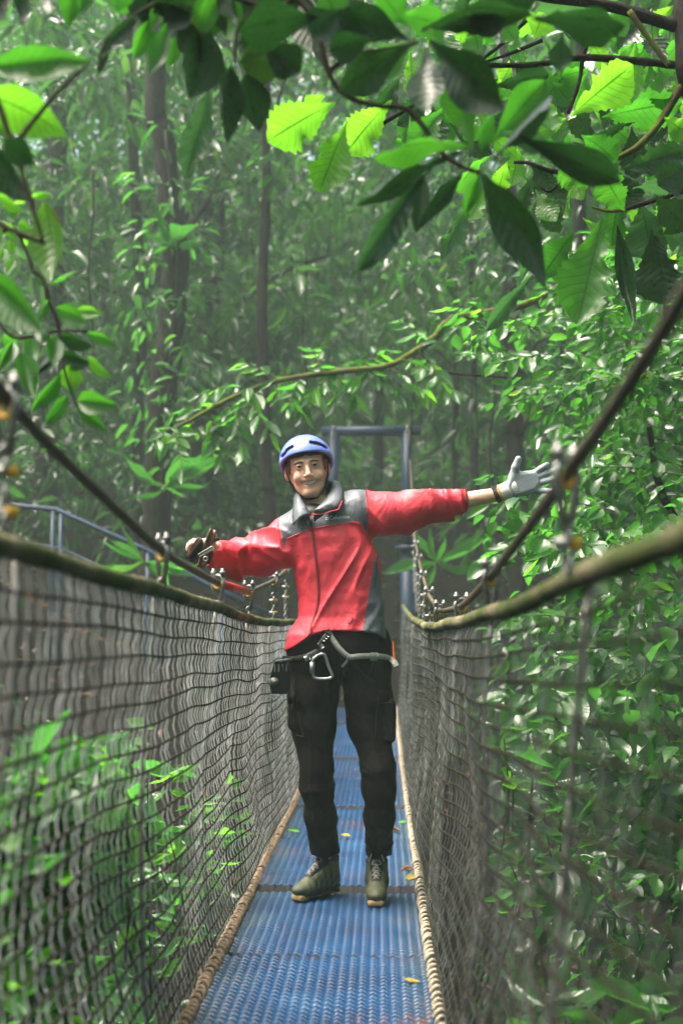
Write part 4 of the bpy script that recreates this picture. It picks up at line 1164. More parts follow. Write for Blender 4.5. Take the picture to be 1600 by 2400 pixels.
# ---- boots
def boot(toe, heel, label):
    toe = np.array(toe); heel = np.array(heel); toe[2] = heel[2] = 0
    d = toe - heel; d /= np.linalg.norm(d); s = np.array([-d[1], d[0], 0]); cen_ = (toe + heel) / 2; cen_[2] = .012
    B = np.stack([d, s, np.array([0, 0, 1])], 1)
    def loc(P): return (P - cen_) @ B / .93
    def outl(q):      # footprint distance
        w_ = np.interp(q[..., 0], [-.15, -.12, -.05, .03, .09, .13, .15], [.024, .032, .031, .040, .043, .034, .018])
        return np.maximum(np.abs(q[..., 1]) - w_, np.abs(q[..., 0] - .006) - .134)
    def up(P):
        q = loc(P)
        f = ell(q, (-.03, 0, .05), (.115, .042, .05)); f = smin(f, ell(q, (.07, 0, .034), (.077, .044, .033)), .025)
        f = smin(f, cone(q, (-.075, 0, .06), (-.078, 0, .15), .048, .046), .03)
        f = smin(f, cone(q, (-.03, 0, .10), (.045, 0, .055), .03, .024), .03)
        f = f - .0022 * np.sin(q[..., 0] * 190 + np.abs(q[..., 1]) * 60) * np.clip(np.abs(q[..., 1]) * 60 - 1.2, 0, 1)
        f = smax(f, q[..., 2] - .156 + .1 * (q[..., 0] + .08), .006)
        return smax(f, .009 - q[..., 2], .004)
    def sole(P):
        q = loc(P); f = smax(outl(q), np.abs(q[..., 2] - .003) - .010 - .014 * np.clip(q[..., 0] * 9 - .95, 0, 1), .012)
        return f
    lo = cen_ - np.array([.21, .21, .02]); hi = cen_ + np.array([.21, .21, .2])
    V1, o1 = shell('boot', up, lo, hi, .0036, MAT['olive'], person)
    V2, F2 = surface(sole, lo, hi, .0042)
    o2 = obj('sole', mesh_np('sole', V2, F2), MAT['gum']); sub(o2, o1); o2.data.materials.append(MAT['soledark'])
    qc = (V2[F2].mean(1) - cen_) @ B / .93
    o2.data.polygons.foreach_set('material_index', ((qc[:, 2] > -.002 + .004 * np.sin(qc[:, 0] * 70)) & (qc[:, 0] < .118) & (qc[:, 0] > -.12)).astype(np.int32))
    o1.data.materials.append(MAT['soledark']); F1 = np.array([list(p.vertices) for p in o1.data.polygons]); qc = (V1[F1].mean(1) - cen_) @ B / .93
    ay = np.abs(qc[:, 1])
    pan = (np.sin(qc[:, 0] * 170 + qc[:, 2] * 110) > .62) & (qc[:, 0] < .07) & (qc[:, 0] > -.075) & (ay > .014) & (qc[:, 2] < .09)
    pan |= (qc[:, 2] < .030 + .005 * np.sin(qc[:, 0] * 60)) & (qc[:, 0] < .1)
    pan |= (qc[:, 2] > .135) | ((ay < .019) & (qc[:, 0] < .07) & (qc[:, 0] > -.06) & (qc[:, 2] > .04))
    pan |= (qc[:, 0] < -.115) & (qc[:, 2] < .075)
    o1.data.polygons.foreach_set('material_index', pan.astype(np.int32))
    def mids(P):
        q = loc(P); return smax(outl(q) - .001, np.abs(q[..., 2] - .024) - .007, .004) + np.clip(q[..., 0] * 2 - .16, 0, .02)
    o1.data.update()
    V3, F3 = surface(mids, lo, hi, .0045); sub(obj('midsole', mesh_np('midsole', V3, F3), MAT['soledark']), o1)
    W = lambda p: Vector(cen_ + B @ np.array(p) * .93)
    def tong(P):
        q = loc(P); return smin(cone(q, (.045, 0, .078), (-.035, 0, .128), .022, .024), cone(q, (-.035, 0, .128), (-.062, 0, .168), .03, .036), .02)
    V4, F4 = surface(tong, lo, hi + np.array([0, 0, .03]), .005); sub(obj('tongue', mesh_np('tongue', V4, F4), MAT['black']), o1)
    bb = BVHTree.FromPolygons([tuple(v) for v in np.concatenate([V1, V4])], [tuple(f) for f in np.concatenate([[list(p.vertices) for p in o1.data.polygons], F4 + len(V1)])])
    mb = MB()
    rows_ = [(.06, .015), (.038, .018), (.014, .020), (-.01, .021), (-.034, .023)]
    def top(x, y):
        h = bb.ray_cast(W((x, y, .3)), Vector((0, 0, -1))); return (h[0] + Vector((0, 0, .003))) if h[0] is not None else W((x, y, .1))
    for i, (x, w_) in enumerate(rows_):
        mb.tube([top(x, -w_), top(x - .003, 0), top(x, w_)], .0028, 5)
        if i < len(rows_) - 1:
            x2, w2 = rows_[i + 1]
            mb.tube([top(x, -w_), top((x + x2) / 2, 0), top(x2, w2)], .0026, 5); mb.tube([top(x, w_), top((x + x2) / 2, .0), top(x2, -w2)], .0026, 5)
    k = top(-.04, 0)
    for sgn in (-1, 1):
        mb.tube([k, k + Vector(B @ np.array((.02, sgn * .02, .012))), k + Vector(B @ np.array((.03, sgn * .03, -.008))), k + Vector(B @ np.array((.012, sgn * .014, 0))), k], .0026, 5)
        mb.tube([k, k + Vector(B @ np.array((.03, sgn * .018, -.01))), k + Vector(B @ np.array((.055, sgn * .03, -.04)))], .0024, 5)
    sub(mb.build('laces', MAT['lace']), o1)
    sub(MB().tube([W((-.13, 0, .10)), W((-.145, 0, .115)), W((-.13, 0, .13))], .004, 6).build('heel_loop', MAT['red_sleeve']), o1)
    o1['label'] = label
    return o1
boot(PX(686, 2094, 5.18), PX(796, 2076, 5.41), 'olive boot turned towards the pale net')
boot(PX(880, 2112, 5.08), PX(884, 2085, 5.37), 'olive boot pointing at the camera')

# ---- glove and watch
gl = empty('glove', tuple(pp(1235, 1130, 5.15))); gl['wl'] = tuple(gl.location); par(gl, person)
m, t, b = nodes('dotted_knit_glove')
oc = coords(t, 'Object'); sp = t.nodes.new('ShaderNodeSeparateXYZ'); t.links.new(oc, sp.inputs[0])
du = math_(t, 'SUBTRACT', math_(t, 'FRACT', math_(t, 'MULTIPLY', math_(t, 'ADD', sp.outputs[0], math_(t, 'MULTIPLY', sp.outputs[2], .3)), 210.)), .5)
dv = math_(t, 'SUBTRACT', math_(t, 'FRACT', math_(t, 'MULTIPLY', math_(t, 'SUBTRACT', sp.outputs[2], math_(t, 'MULTIPLY', sp.outputs[0], .3)), 210.)), .5)
dd = math_(t, 'SQRT', math_(t, 'ADD', math_(t, 'MULTIPLY', du, du), math_(t, 'MULTIPLY', dv, dv)))
t.links.new(mixc(t, math_(t, 'LESS_THAN', dd, .40), (.56, .59, .60), (.06, .10, .17)), b.inputs['Base Color'])
b.inputs['Roughness'].default_value = .85; bump(t, b, dd, .4, .002); MAT['glove'] = m
MAT['knit'] = simple('white_knit', (.66, .65, .6), .9, 0, .12, 60)
lo = pp(1180, 1180, 5.15) - .03; lo[1] = 5.06; hi = pp(1305, 1060, 5.15) + .03; hi[1] = 5.22
Vg, Fg = surface(lambda P: glove_fn(P, .0025), lo, hi, .0028)
child2(obj('palm_and_fingers', mesh_np('palm_and_fingers', Vg, Fg), MAT['glove']), gl)
a0, a1 = pp(1172, 1156, 5.165), pp(1212, 1139, 5.152)
ax = (a1 - a0); La = np.linalg.norm(ax); ax /= La
ex = np.cross(ax, [0, 1, 0]); ex /= np.linalg.norm(ex); ey = np.cross(ex, ax)
def cuff_fn(P):
    q = P - a0; u = q @ ax; e = q @ ex; g = q @ ey; an = np.arctan2(g, e)
    rad = np.interp(u, [0, .03, La], [.0335, .034, .040])
    f = np.sqrt(e ** 2 + (g * 1.3) ** 2) - rad - .0012 * np.sin(an * 22)
    return smax(f, np.maximum(-u, u - La), .004)
Vc, Fc = surface(cuff_fn, np.minimum(a0, a1) - .07, np.maximum(a0, a1) + .07, .003)
child2(obj('knit_cuff', mesh_np('knit_cuff', Vc, Fc), MAT['knit']), gl)
def hoop(c_, r, rt, squash, n=30, k=6, wid=1.0):
    mb = MB(); P = []
    for i in range(n + 2):
        g = 2 * math.pi * i / n; P.append(Vector(c_ + ex * r * math.cos(g) + ey * r / squash * math.sin(g)))
    return mb.tube(P, rt, k, cap=False)
child2(hoop(a0 + ax * .001, .0345, .003, 1.25).build('orange_edging', MAT['yellow']), gl)
wa = empty('wristwatch', tuple(a0 - ax * .016)); wa['wl'] = tuple(wa.location); par(wa, person)
mb = MB()
for s in (-.006, -.002, .002, .006):
    mb.V.extend([]); h_ = hoop(a0 - ax * (.016 + s), .0315, .0035, 1.2); mb.add(h_.V, h_.F)
child2(mb.build('band', MAT['black']), wa)
o = MB().box(Vector(a0 - ax * .016 + ex * .031 - ey * .012), (.02, .02, .012), Matrix.Rotation(.3, 3, 'Y')).build('case', MAT['dsteel'], None, False); child2(o, wa)

# ---- leather brake pads held in the bare hand
lb = empty('leather_brake_pad', tuple(PX(470, 1290, 5.0))); tag(lb, 'pair of worn brown leather brake pads strapped over the bare palm', 'leather pad')
def curved_pad(pa, pb, wpx, d, depth, mat, name, n=10, th=.006):
    """a long leather flap between two pixels, curled across its width"""
    A = np.array(pa, float); B_ = np.array(pb, float); t_ = (B_ - A) / np.linalg.norm(B_ - A); s_ = np.array([-t_[1], t_[0]])
    V = []; F = []; mcol = 7
    for i in range(n + 1):
        u = i / n
        for j in range(mcol):
            v = j / (mcol - 1) * 2 - 1
            wv = wpx * (1 - .55 * max(0, abs(u * 2 - 1) - .6) ** 1.2)
            c_ = A + (B_ - A) * u + s_ * v * wv / 2
            V.append(PX(c_[0], c_[1], d + depth * (1 - v * v) + .015 * math.cos(u * 3)))
    for i in range(n):
        for j in range(mcol - 1): F.append((i * mcol + j, i * mcol + j + 1, (i + 1) * mcol + j + 1, (i + 1) * mcol + j))
    o = obj(name, mesh_np(name, np.array(V), F), mat); q = o.modifiers.new('thick', 'SOLIDIFY'); q.thickness = th; q.offset = 0
    return par(o, lb)
curved_pad((446, 1316), (476, 1266), 28, 4.985, .035, MAT['leatherd'], 'pad')
curved_pad((438, 1306), (472, 1262), 7, 4.985, .0, MAT['leather'], 'pad_edge')
curved_pad((470, 1330), (500, 1241), 17, 4.975, .012, MAT['leather'], 'back_flap')
curved_pad((486, 1322), (494, 1290), 14, 4.99, .01, MAT['leather'], 'side_flap')
curved_pad((466, 1303), (500, 1283), 9, 4.96, .004, MAT['strap'], 'tab', th=.004)
curved_pad((500, 1268), (514, 1262), 8, 5.0, .004, MAT['leatherd'], 'finger_loop', th=.004)
o = MB().ring((0, 0, 0), .008, .0035, 'Y', 14, 6).build('rivet', MAT['steel']); o.location = PX(482, 1310, 4.955); par(o, lb)
bpy.context.view_layer.update()

# ------------------------------------------------------------------ vegetation
S_ = 1600 / 1568
def DP(x, y, d): return PX(x * S_, y * S_, d)                          # pixel of the 1568-wide view
def ZA(x, y, d): return PX(x / 1.96, y / 1.96, d)
def ZB(x, y, d): return PX(800 + x / 1.96, y / 1.96, d)
def ZC(x, y, d): return PX(x / 2.94, 300 + y / 2.94, d)
def wood(name, pts, r0, r1, mat, parent, n=8, rep=4, wob=.0):
    P = [Vector(p) for p in pts]; out_ = []
    for i in range(len(P) - 1):
        p0 = P[max(i - 1, 0)]; p1 = P[i]; p2 = P[i + 1]; p3 = P[min(i + 2, len(P) - 1)]
        for k in range(rep):
            u = k / rep
            out_.append(.5 * ((2 * p1) + (-p0 + p2) * u + (2 * p0 - 5 * p1 + 4 * p2 - p3) * u * u + (-p0 + 3 * p1 - 3 * p2 + p3) * u ** 3))
    out_.append(P[-1]); m_ = len(out_)
    rr = [(r0 + (r1 - r0) * i / (m_ - 1)) * (1 + random.uniform(-.12, .12)) for i in range(m_)]
    if wob: out_ = [p + Vector((random.uniform(-wob, wob), random.uniform(-wob, wob), 0)) for p in out_]
    return MB().tube(out_, rr, n).build(name, MAT[mat], parent)
def leaves_from(spec, Z, sc, d0, parent, dj=.25):
    """spec: base x, y, tip x, y, width, kind, tone; sc = pixels per photo pixel of that view"""
    for s in spec:
        bx, by, tx, ty, w_, kd, mt = s[:7]
        d = d0 + random.uniform(-dj, dj) + (s[7] if len(s) > 7 else 0)
        a = Z(bx, by, d); b_ = Z(tx, ty, d + random.uniform(-.08, .05))
        n = (CAM_POS - a).normalized() + Vector((random.uniform(-.35, .35), 0, random.uniform(-.95, -.2)))
        leaf_obj(a, b_, w_ / sc * d / FOC * 1.2, kd, mt, parent, n, random.uniform(-.45, .45))

# --- whorled branch hanging over the bridge, close to the camera
D1 = 2.7
br = empty('overhanging_branch', tuple(ZB(-300, -60, D1))); tag(br, 'dark twig with whorls of long drooping leaves hanging over the gloved arm', 'branch')
wood('twig', [ZB(-290, -60, D1), ZB(-180, 20, D1), ZB(-110, 140, D1), ZB(-60, 330, D1), ZB(20, 440, D1), ZB(160, 485, D1), ZB(280, 495, D1), ZB(360, 560, D1), ZB(450, 690, D1), ZB(540, 760, D1), ZB(640, 795, D1)], .0075, .005, 'twig', br)
wood('twig', [ZB(-60, 330, D1 + .05), ZB(60, 250, D1 + .05), ZB(200, 225, D1 + .05), ZB(350, 195, D1 + .05)], .006, .004, 'twig', br)
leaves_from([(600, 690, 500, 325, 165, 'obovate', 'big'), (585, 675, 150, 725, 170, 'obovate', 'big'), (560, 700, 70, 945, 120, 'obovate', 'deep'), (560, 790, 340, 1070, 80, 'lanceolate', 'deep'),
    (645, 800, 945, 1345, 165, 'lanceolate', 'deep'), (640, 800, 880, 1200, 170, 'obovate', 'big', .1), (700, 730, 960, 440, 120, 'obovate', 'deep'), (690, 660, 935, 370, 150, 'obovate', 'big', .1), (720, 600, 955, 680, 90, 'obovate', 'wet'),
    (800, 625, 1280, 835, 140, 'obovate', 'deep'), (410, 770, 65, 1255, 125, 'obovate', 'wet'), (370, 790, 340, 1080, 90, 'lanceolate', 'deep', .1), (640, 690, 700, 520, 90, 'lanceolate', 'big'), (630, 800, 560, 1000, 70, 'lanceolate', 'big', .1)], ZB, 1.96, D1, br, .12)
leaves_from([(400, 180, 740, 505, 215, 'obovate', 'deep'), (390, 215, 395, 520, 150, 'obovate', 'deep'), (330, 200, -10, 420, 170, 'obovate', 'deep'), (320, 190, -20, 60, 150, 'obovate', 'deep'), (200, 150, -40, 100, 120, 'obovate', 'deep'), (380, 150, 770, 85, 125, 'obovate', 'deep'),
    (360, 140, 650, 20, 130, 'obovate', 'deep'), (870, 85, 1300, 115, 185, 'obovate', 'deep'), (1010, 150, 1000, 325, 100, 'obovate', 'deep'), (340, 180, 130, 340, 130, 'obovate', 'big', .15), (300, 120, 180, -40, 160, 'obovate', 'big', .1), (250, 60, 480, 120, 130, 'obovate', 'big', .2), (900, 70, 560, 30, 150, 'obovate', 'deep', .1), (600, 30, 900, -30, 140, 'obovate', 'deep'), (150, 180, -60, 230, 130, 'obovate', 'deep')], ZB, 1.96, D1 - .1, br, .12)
# --- dark leaves along the top
bl = empty('overhanging_branch', tuple(ZA(1100, -120, D1))); tag(bl, 'shaded branch with dark hanging leaves along the top edge above the helmet', 'branch')
wood('twig', [ZA(1500, -150, D1), ZA(1300, 30, D1), ZA(1180, 20, D1), ZA(1000, -30, D1), ZA(800, -20, D1), ZA(640, 60, D1), ZA(540, 130, D1), ZA(480, 200, D1), ZA(455, 330, D1)], .009, .003, 'twig', bl)
wood('twig', [ZA(1180, 20, D1), ZA(1090, 150, D1), ZA(1080, 310, D1)], .006, .003, 'twig', bl)
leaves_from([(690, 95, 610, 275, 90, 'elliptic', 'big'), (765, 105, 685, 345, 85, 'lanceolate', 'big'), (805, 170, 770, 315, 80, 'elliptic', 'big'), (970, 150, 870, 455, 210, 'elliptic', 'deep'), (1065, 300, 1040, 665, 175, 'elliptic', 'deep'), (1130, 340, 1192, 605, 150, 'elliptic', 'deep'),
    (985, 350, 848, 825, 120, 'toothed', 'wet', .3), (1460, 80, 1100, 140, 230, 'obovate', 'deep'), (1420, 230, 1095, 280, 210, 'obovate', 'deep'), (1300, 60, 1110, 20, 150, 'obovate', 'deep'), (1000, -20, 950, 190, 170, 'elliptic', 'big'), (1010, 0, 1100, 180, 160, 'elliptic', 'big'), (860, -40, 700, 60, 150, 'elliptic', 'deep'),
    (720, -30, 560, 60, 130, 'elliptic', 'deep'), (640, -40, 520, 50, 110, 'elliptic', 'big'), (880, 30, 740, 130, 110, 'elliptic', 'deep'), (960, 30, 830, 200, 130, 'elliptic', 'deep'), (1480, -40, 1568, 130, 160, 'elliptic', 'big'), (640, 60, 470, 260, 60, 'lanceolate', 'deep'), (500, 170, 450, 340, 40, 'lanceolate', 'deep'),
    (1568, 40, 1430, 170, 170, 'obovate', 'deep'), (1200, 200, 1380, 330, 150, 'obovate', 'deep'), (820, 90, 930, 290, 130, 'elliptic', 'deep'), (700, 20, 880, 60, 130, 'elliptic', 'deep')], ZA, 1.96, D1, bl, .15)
# --- hanging tips and big bright leaves at the left edge
bw = empty('overhanging_branch', tuple(ZA(-80, 300, 2.5))); tag(bw, 'branch at the left edge with big bright backlit oval leaves', 'branch')
wood('twig', [ZA(-120, 420, 2.5), ZA(-30, 420, 2.5), ZA(60, 640, 2.5), ZA(150, 560, 2.5), ZA(260, 430, 2.5), ZA(420, 280, 2.5)], .008, .003, 'twig', bw)
wood('twig', [ZA(60, 640, 2.5), ZA(100, 780, 2.5), ZA(150, 950, 2.5), ZA(200, 1110, 2.5)], .006, .003, 'twig', bw)
wood('twig', [ZA(-60, 1000, 2.5), ZA(60, 1060, 2.5), ZA(205, 1115, 2.5)], .007, .004, 'twig', bw)
leaves_from([(-50, 300, 430, 282, 140, 'elliptic', 'big'), (-90, 420, 305, 628, 195, 'elliptic', 'lime'), (-40, 520, 45, 640, 85, 'elliptic', 'lime'), (-30, 660, 165, 940, 210, 'elliptic', 'deep'), (20, 640, 160, 760, 120, 'elliptic', 'deep')], ZA, 1.96, 2.5, bw, .08)
bh = empty('overhanging_branch', tuple(ZA(250, -160, 2.5))); tag(bh, 'branch above the frame with leaf tips hanging into the top corner', 'branch')
wood('twig', [ZA(-60, -120, 2.5), ZA(200, -110, 2.5), ZA(560, -120, 2.5)], .007, .004, 'twig', bh)
leaves_from([(105, -70, 120, 118, 80, 'lanceolate', 'deep'), (205, -70, 225, 68, 65, 'lanceolate', 'deep'), (345, -90, 310, 125, 100, 'elliptic', 'big'), (410, -80, 365, 70, 85, 'elliptic', 'big'), (20, -60, 5, 90, 50, 'lanceolate', 'deep'), (560, -80, 540, 55, 120, 'elliptic', 'big')], ZA, 1.96, 2.5, bh, .08)
# --- left middle spray
bs = empty('leafy_spray', tuple(ZC(-60, 600, 3.0))); tag(bs, 'spray of oval leaves hanging above the near cable, one leaf blotched brown', 'branch')
wood('twig', [ZC(-60, 620, 3.0), ZC(100, 710, 3.0), ZC(200, 760, 3.0), ZC(310, 800, 3.0)], .006, .004, 'twig', bs)
wood('twig', [ZC(230, 980, 3.0), ZC(300, 1050, 3.0), ZC(340, 1190, 3.0), ZC(400, 1350, 3.0), ZC(430, 1580, 3.0), ZC(470, 1750, 3.0), ZC(540, 1920, 3.0)], .005, .0025, 'twig', bs)
wood('twig', [ZC(-80, 1200, 3.0), ZC(60, 1420, 3.0), ZC(200, 1440, 3.0), ZC(380, 1400, 3.0), ZC(600, 1400, 3.0)], .005, .0025, 'twig', bs)
wood('twig', [ZC(-40, 760, 3.0), ZC(110, 700, 3.0), ZC(230, 980, 3.0)], .005, .003, 'twig', bs)
leaves_from([(310, 515, 345, 1075, 225, 'elliptic', 'spot'), (-60, 1030, 310, 1425, 260, 'elliptic', 'big', -.5), (390, 1240, 615, 1365, 130, 'elliptic', 'big'), (520, 1255, 710, 1285, 75, 'elliptic', 'lime'), (420, 1430, 645, 1505, 130, 'elliptic', 'deep'), (600, 1415, 810, 1505, 95, 'elliptic', 'big'),
    (430, 1565, 630, 1625, 125, 'elliptic', 'deep'), (600, 1575, 772, 1725, 115, 'elliptic', 'lime'), (480, 1630, 500, 1835, 140, 'elliptic', 'lime'), (385, 1430, 365, 1645, 110, 'elliptic', 'big'), (145, 1550, 238, 1875, 125, 'elliptic', 'big'), (350, 1540, 215, 1740, 55, 'lanceolate', 'deep'), (415, 1695, 212, 1955, 95, 'elliptic', 'big'),
    (465, 1845, 305, 2060, 105, 'elliptic', 'big'), (535, 1880, 822, 1915, 140, 'elliptic', 'big'), (528, 1915, 745, 2105, 85, 'lanceolate', 'big'), (200, 1440, 245, 1630, 90, 'elliptic', 'big'), (90, 1470, -10, 1690, 80, 'elliptic', 'big'), (-20, 460, 175, 580, 110, 'elliptic', 'lime'), (215, 480, 362, 482, 65, 'elliptic', 'lime'), (100, 650, 60, 545, 90, 'elliptic', 'big'),
    (350, 1080, 535, 985, 45, 'lanceolate', 'big'), (102, 875, 40, 1035, 55, 'lanceolate', 'lime'), (130, 650, 215, 720, 70, 'elliptic', 'lime'), (20, 650, 110, 770, 70, 'elliptic', 'lime'), (150, 760, 210, 810, 45, 'elliptic', 'lime'), (10, 700, -10, 850, 60, 'elliptic', 'lime'), (40, 830, -10, 940, 60, 'lanceolate', 'lime'), (120, 820, 190, 910, 55, 'elliptic', 'lime'), (70, 770, 100, 880, 60, 'elliptic', 'lime'),
    (230, 1000, 330, 1100, 60, 'elliptic', 'big'), (340, 1190, 260, 1330, 80, 'elliptic', 'big'), (300, 1390, 280, 1500, 90, 'elliptic', 'big'), (30, 1420, 130, 1560, 90, 'elliptic', 'big'), (220, 480, 90, 520, 80, 'elliptic', 'lime')], ZC, 2.94, 3.0, bs, .14)
# --- toothed tree at the upper right, a little behind
D3 = 4.3
bt = empty('broadleaf_tree', tuple(ZB(1700, 900, D3))); tag(bt, 'tree limbs at the upper right with large toothed, insect-eaten leaves', 'tree')
wood('limb', [ZB(1750, 150, D3), ZB(1560, 125, D3), ZB(1420, 85, D3), ZB(1280, 40, D3), ZB(1100, 5, D3), ZB(900, -20, D3), ZB(700, -90, D3)], .026, .015, 'bark', bt)
wood('limb', [ZB(1740, 310, D3), ZB(1540, 300, D3), ZB(1350, 280, D3), ZB(1100, 265, D3), ZB(900, 295, D3), ZB(690, 300, D3), ZB(640, 290, D3)], .017, .008, 'bark', bt)
wood('limb', [ZB(1320, 50, D3 - .1), ZB(1390, 150, D3 - .1), ZB(1470, 260, D3 - .1), ZB(1500, 300, D3 - .1)], .011, .009, 'moss', bt)
wood('limb', [ZB(1650, 330, D3), ZB(1560, 400, D3), ZB(1500, 500, D3), ZB(1440, 590, D3), ZB(1350, 680, D3), ZB(1220, 745, D3)], .018, .009, 'moss', bt)
wood('limb', [ZB(1180, 785, D3), ZB(1080, 795, D3), ZB(960, 785, D3), ZB(860, 750, D3), ZB(790, 745, D3)], .012, .006, 'bark', bt)
wood('limb', [ZB(1010, 790, D3), ZB(990, 850, D3), ZB(950, 880, D3), ZB(910, 860, D3)], .007, .004, 'bark', bt)
wood('limb', [ZB(1150, 150, D3), ZB(1110, 250, D3), ZB(1090, 380, D3), ZB(1040, 520, D3)], .009, .006, 'bark', bt)
wood('limb', [ZB(850, 90, D3), ZB(760, 180, D3), ZB(650, 270, D3)], .009, .006, 'bark', bt)
wood('limb', [ZB(920, 185, D3), ZB(790, 240, D3), ZB(660, 285, D3)], .008, .005, 'bark', bt)
wood('limb', [ZB(80, 620, D3), ZB(200, 560, D3), ZB(340, 475, D3), ZB(440, 400, D3)], .009, .006, 'bark', bt)
wood('limb', [ZB(1290, 965, D3), ZB(1220, 970, D3), ZB(1150, 950, D3)], .008, .004, 'moss', bt)
wood('limb', [ZB(1700, 830, D3), ZB(1500, 900, D3), ZB(1290, 965, D3)], .01, .008, 'bark', bt)
wood('trunk', [ZB(1640, -200, D3), ZB(1600, 60, D3), ZB(1640, 400, D3), ZB(1760, 900, D3 + .2), Vector((1.75, 4.9, -1.2)), Vector((1.9, 5.1, -3.6))], .05, .09, 'bark', bt)
leaves_from([(1050, 535, 1335, 300, 200, 'toothed', 'lime'), (1195, 540, 1560, 470, 190, 'toothed', 'big'), (1195, 1000, 1080, 1490, 235, 'toothed', 'big'), (1065, 1065, 920, 1270, 160, 'toothed', 'big'), (875, 1265, 662, 1520, 85, 'toothed', 'wet'), (1370, 925, 1420, 1195, 200, 'toothed', 'wet'),
    (1420, 1050, 1490, 1400, 210, 'toothed', 'deep'), (1265, 1035, 1350, 1510, 75, 'lanceolate', 'deep'), (990, 800, 1045, 1000, 120, 'toothed', 'lime'), (860, 740, 1010, 1000, 165, 'toothed', 'deep'), (890, 870, 985, 1015, 100, 'toothed', 'lime', .1), (620, 870, 465, 1205, 90, 'toothed', 'wet'), (655, 870, 580, 1010, 100, 'toothed', 'lime'), (1100, 620, 1260, 745, 170, 'toothed', 'big'),
    (595, 110, 630, 240, 115, 'toothed', 'big'), (820, 230, 750, 120, 110, 'toothed', 'big'), (925, 445, 965, 600, 105, 'toothed', 'big'), (790, 540, 935, 560, 100, 'toothed', 'big'), (1345, 560, 1130, 640, 110, 'toothed', 'deep'), (1480, 540, 1600, 620, 120, 'toothed', 'lime'), (1280, 780, 1580, 695, 150, 'toothed', 'deep'), (1335, 865, 1590, 825, 140, 'toothed', 'wet'),
    (270, 300, 40, 430, 110, 'toothed', 'lime'), (230, 460, 20, 705, 180, 'toothed', 'lime', .1), (1440, 900, 1590, 1060, 170, 'toothed', 'deep'), (700, 400, 950, 340, 110, 'toothed', 'deep'), (960, 370, 1050, 480, 90, 'toothed', 'big'), (1050, 540, 870, 610, 90, 'toothed', 'lime'), (880, 180, 930, 60, 130, 'toothed', 'lime'), (960, 90, 800, 130, 140, 'toothed', 'big'), (560, 100, 700, 200, 120, 'toothed', 'big', .1),
    (1130, 860, 1000, 760, 120, 'toothed', 'big'), (1300, 970, 1200, 800, 140, 'toothed', 'big', .1), (1260, 780, 1350, 960, 120, 'toothed', 'deep', .1), (1568, 560, 1500, 640, 110, 'toothed', 'big'), (1600, 760, 1450, 850, 150, 'toothed', 'deep'), (760, 740, 720, 880, 90, 'toothed', 'lime'), (830, 750, 700, 640, 80, 'toothed', 'lime'), (640, 560, 560, 640, 80, 'toothed', 'lime'),
    (1480, 1080, 1600, 1150, 110, 'toothed', 'big'), (440, 130, 480, 260, 130, 'toothed', 'big', .2), (520, 330, 640, 470, 120, 'toothed', 'deep', .2), (430, 480, 520, 640, 100, 'toothed', 'big', .2), (1000, 500, 1010, 660, 100, 'toothed', 'big', .2), (700, 560, 780, 700, 110, 'toothed', 'deep', .2), (1140, 320, 1010, 350, 80, 'toothed', 'big'), (820, 320, 880, 430, 110, 'toothed', 'deep', .1)], ZB, 1.96, D3, bt, .25)
# the bitten bright leaves beside the helmet's sky
leaves_from([(1540, 470, 1228, 650, 215, 'toothed', 'lime'), (1590, 560, 1465, 885, 170, 'toothed', 'lime'), (1500, 430, 1360, 560, 130, 'toothed', 'lime', .1)], ZA, 1.96, 3.6, bt, .1)
# more of the same leaves behind, filling the upper right
for _ in range(110):
    x, y = random.uniform(250, 1650), random.uniform(-60, 1000) ** 1.0
    if y > 350 + .6 * x: continue
    g = random.uniform(-2.4, -.6); l = random.uniform(150, 300)
    leaves_from([(x, y, x + l * math.cos(g), y - l * math.sin(g), l * random.uniform(.36, .5), 'toothed', random.choice(['big', 'big', 'deep', 'lime', 'deep']), random.uniform(.1, 1.0))], ZB, 1.96, D3, bt, .1)
for _ in range(26):
    x, y = random.uniform(560, 1600), random.uniform(-140, 60)
    g = random.uniform(-2.2, -.9); l = random.uniform(160, 300)
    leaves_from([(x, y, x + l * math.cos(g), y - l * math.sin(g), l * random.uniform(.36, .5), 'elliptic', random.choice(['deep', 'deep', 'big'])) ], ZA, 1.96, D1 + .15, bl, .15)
# canopy overhead, above the frame: it shades the hanging leaves
P, D, N, L, W_ = clumps(np.stack([RNG.uniform(-2.6, 2.4, 60), RNG.uniform(-.2, 3.4, 60), RNG.uniform(3.7, 5.6, 60)], 1), RNG.uniform(.3, .6, 60), 16, .24, .42, .3)
leaf_cloud('upper_foliage', P, D, N, L, W_, LEAF['big'], bl)['kind'] = 'stuff'

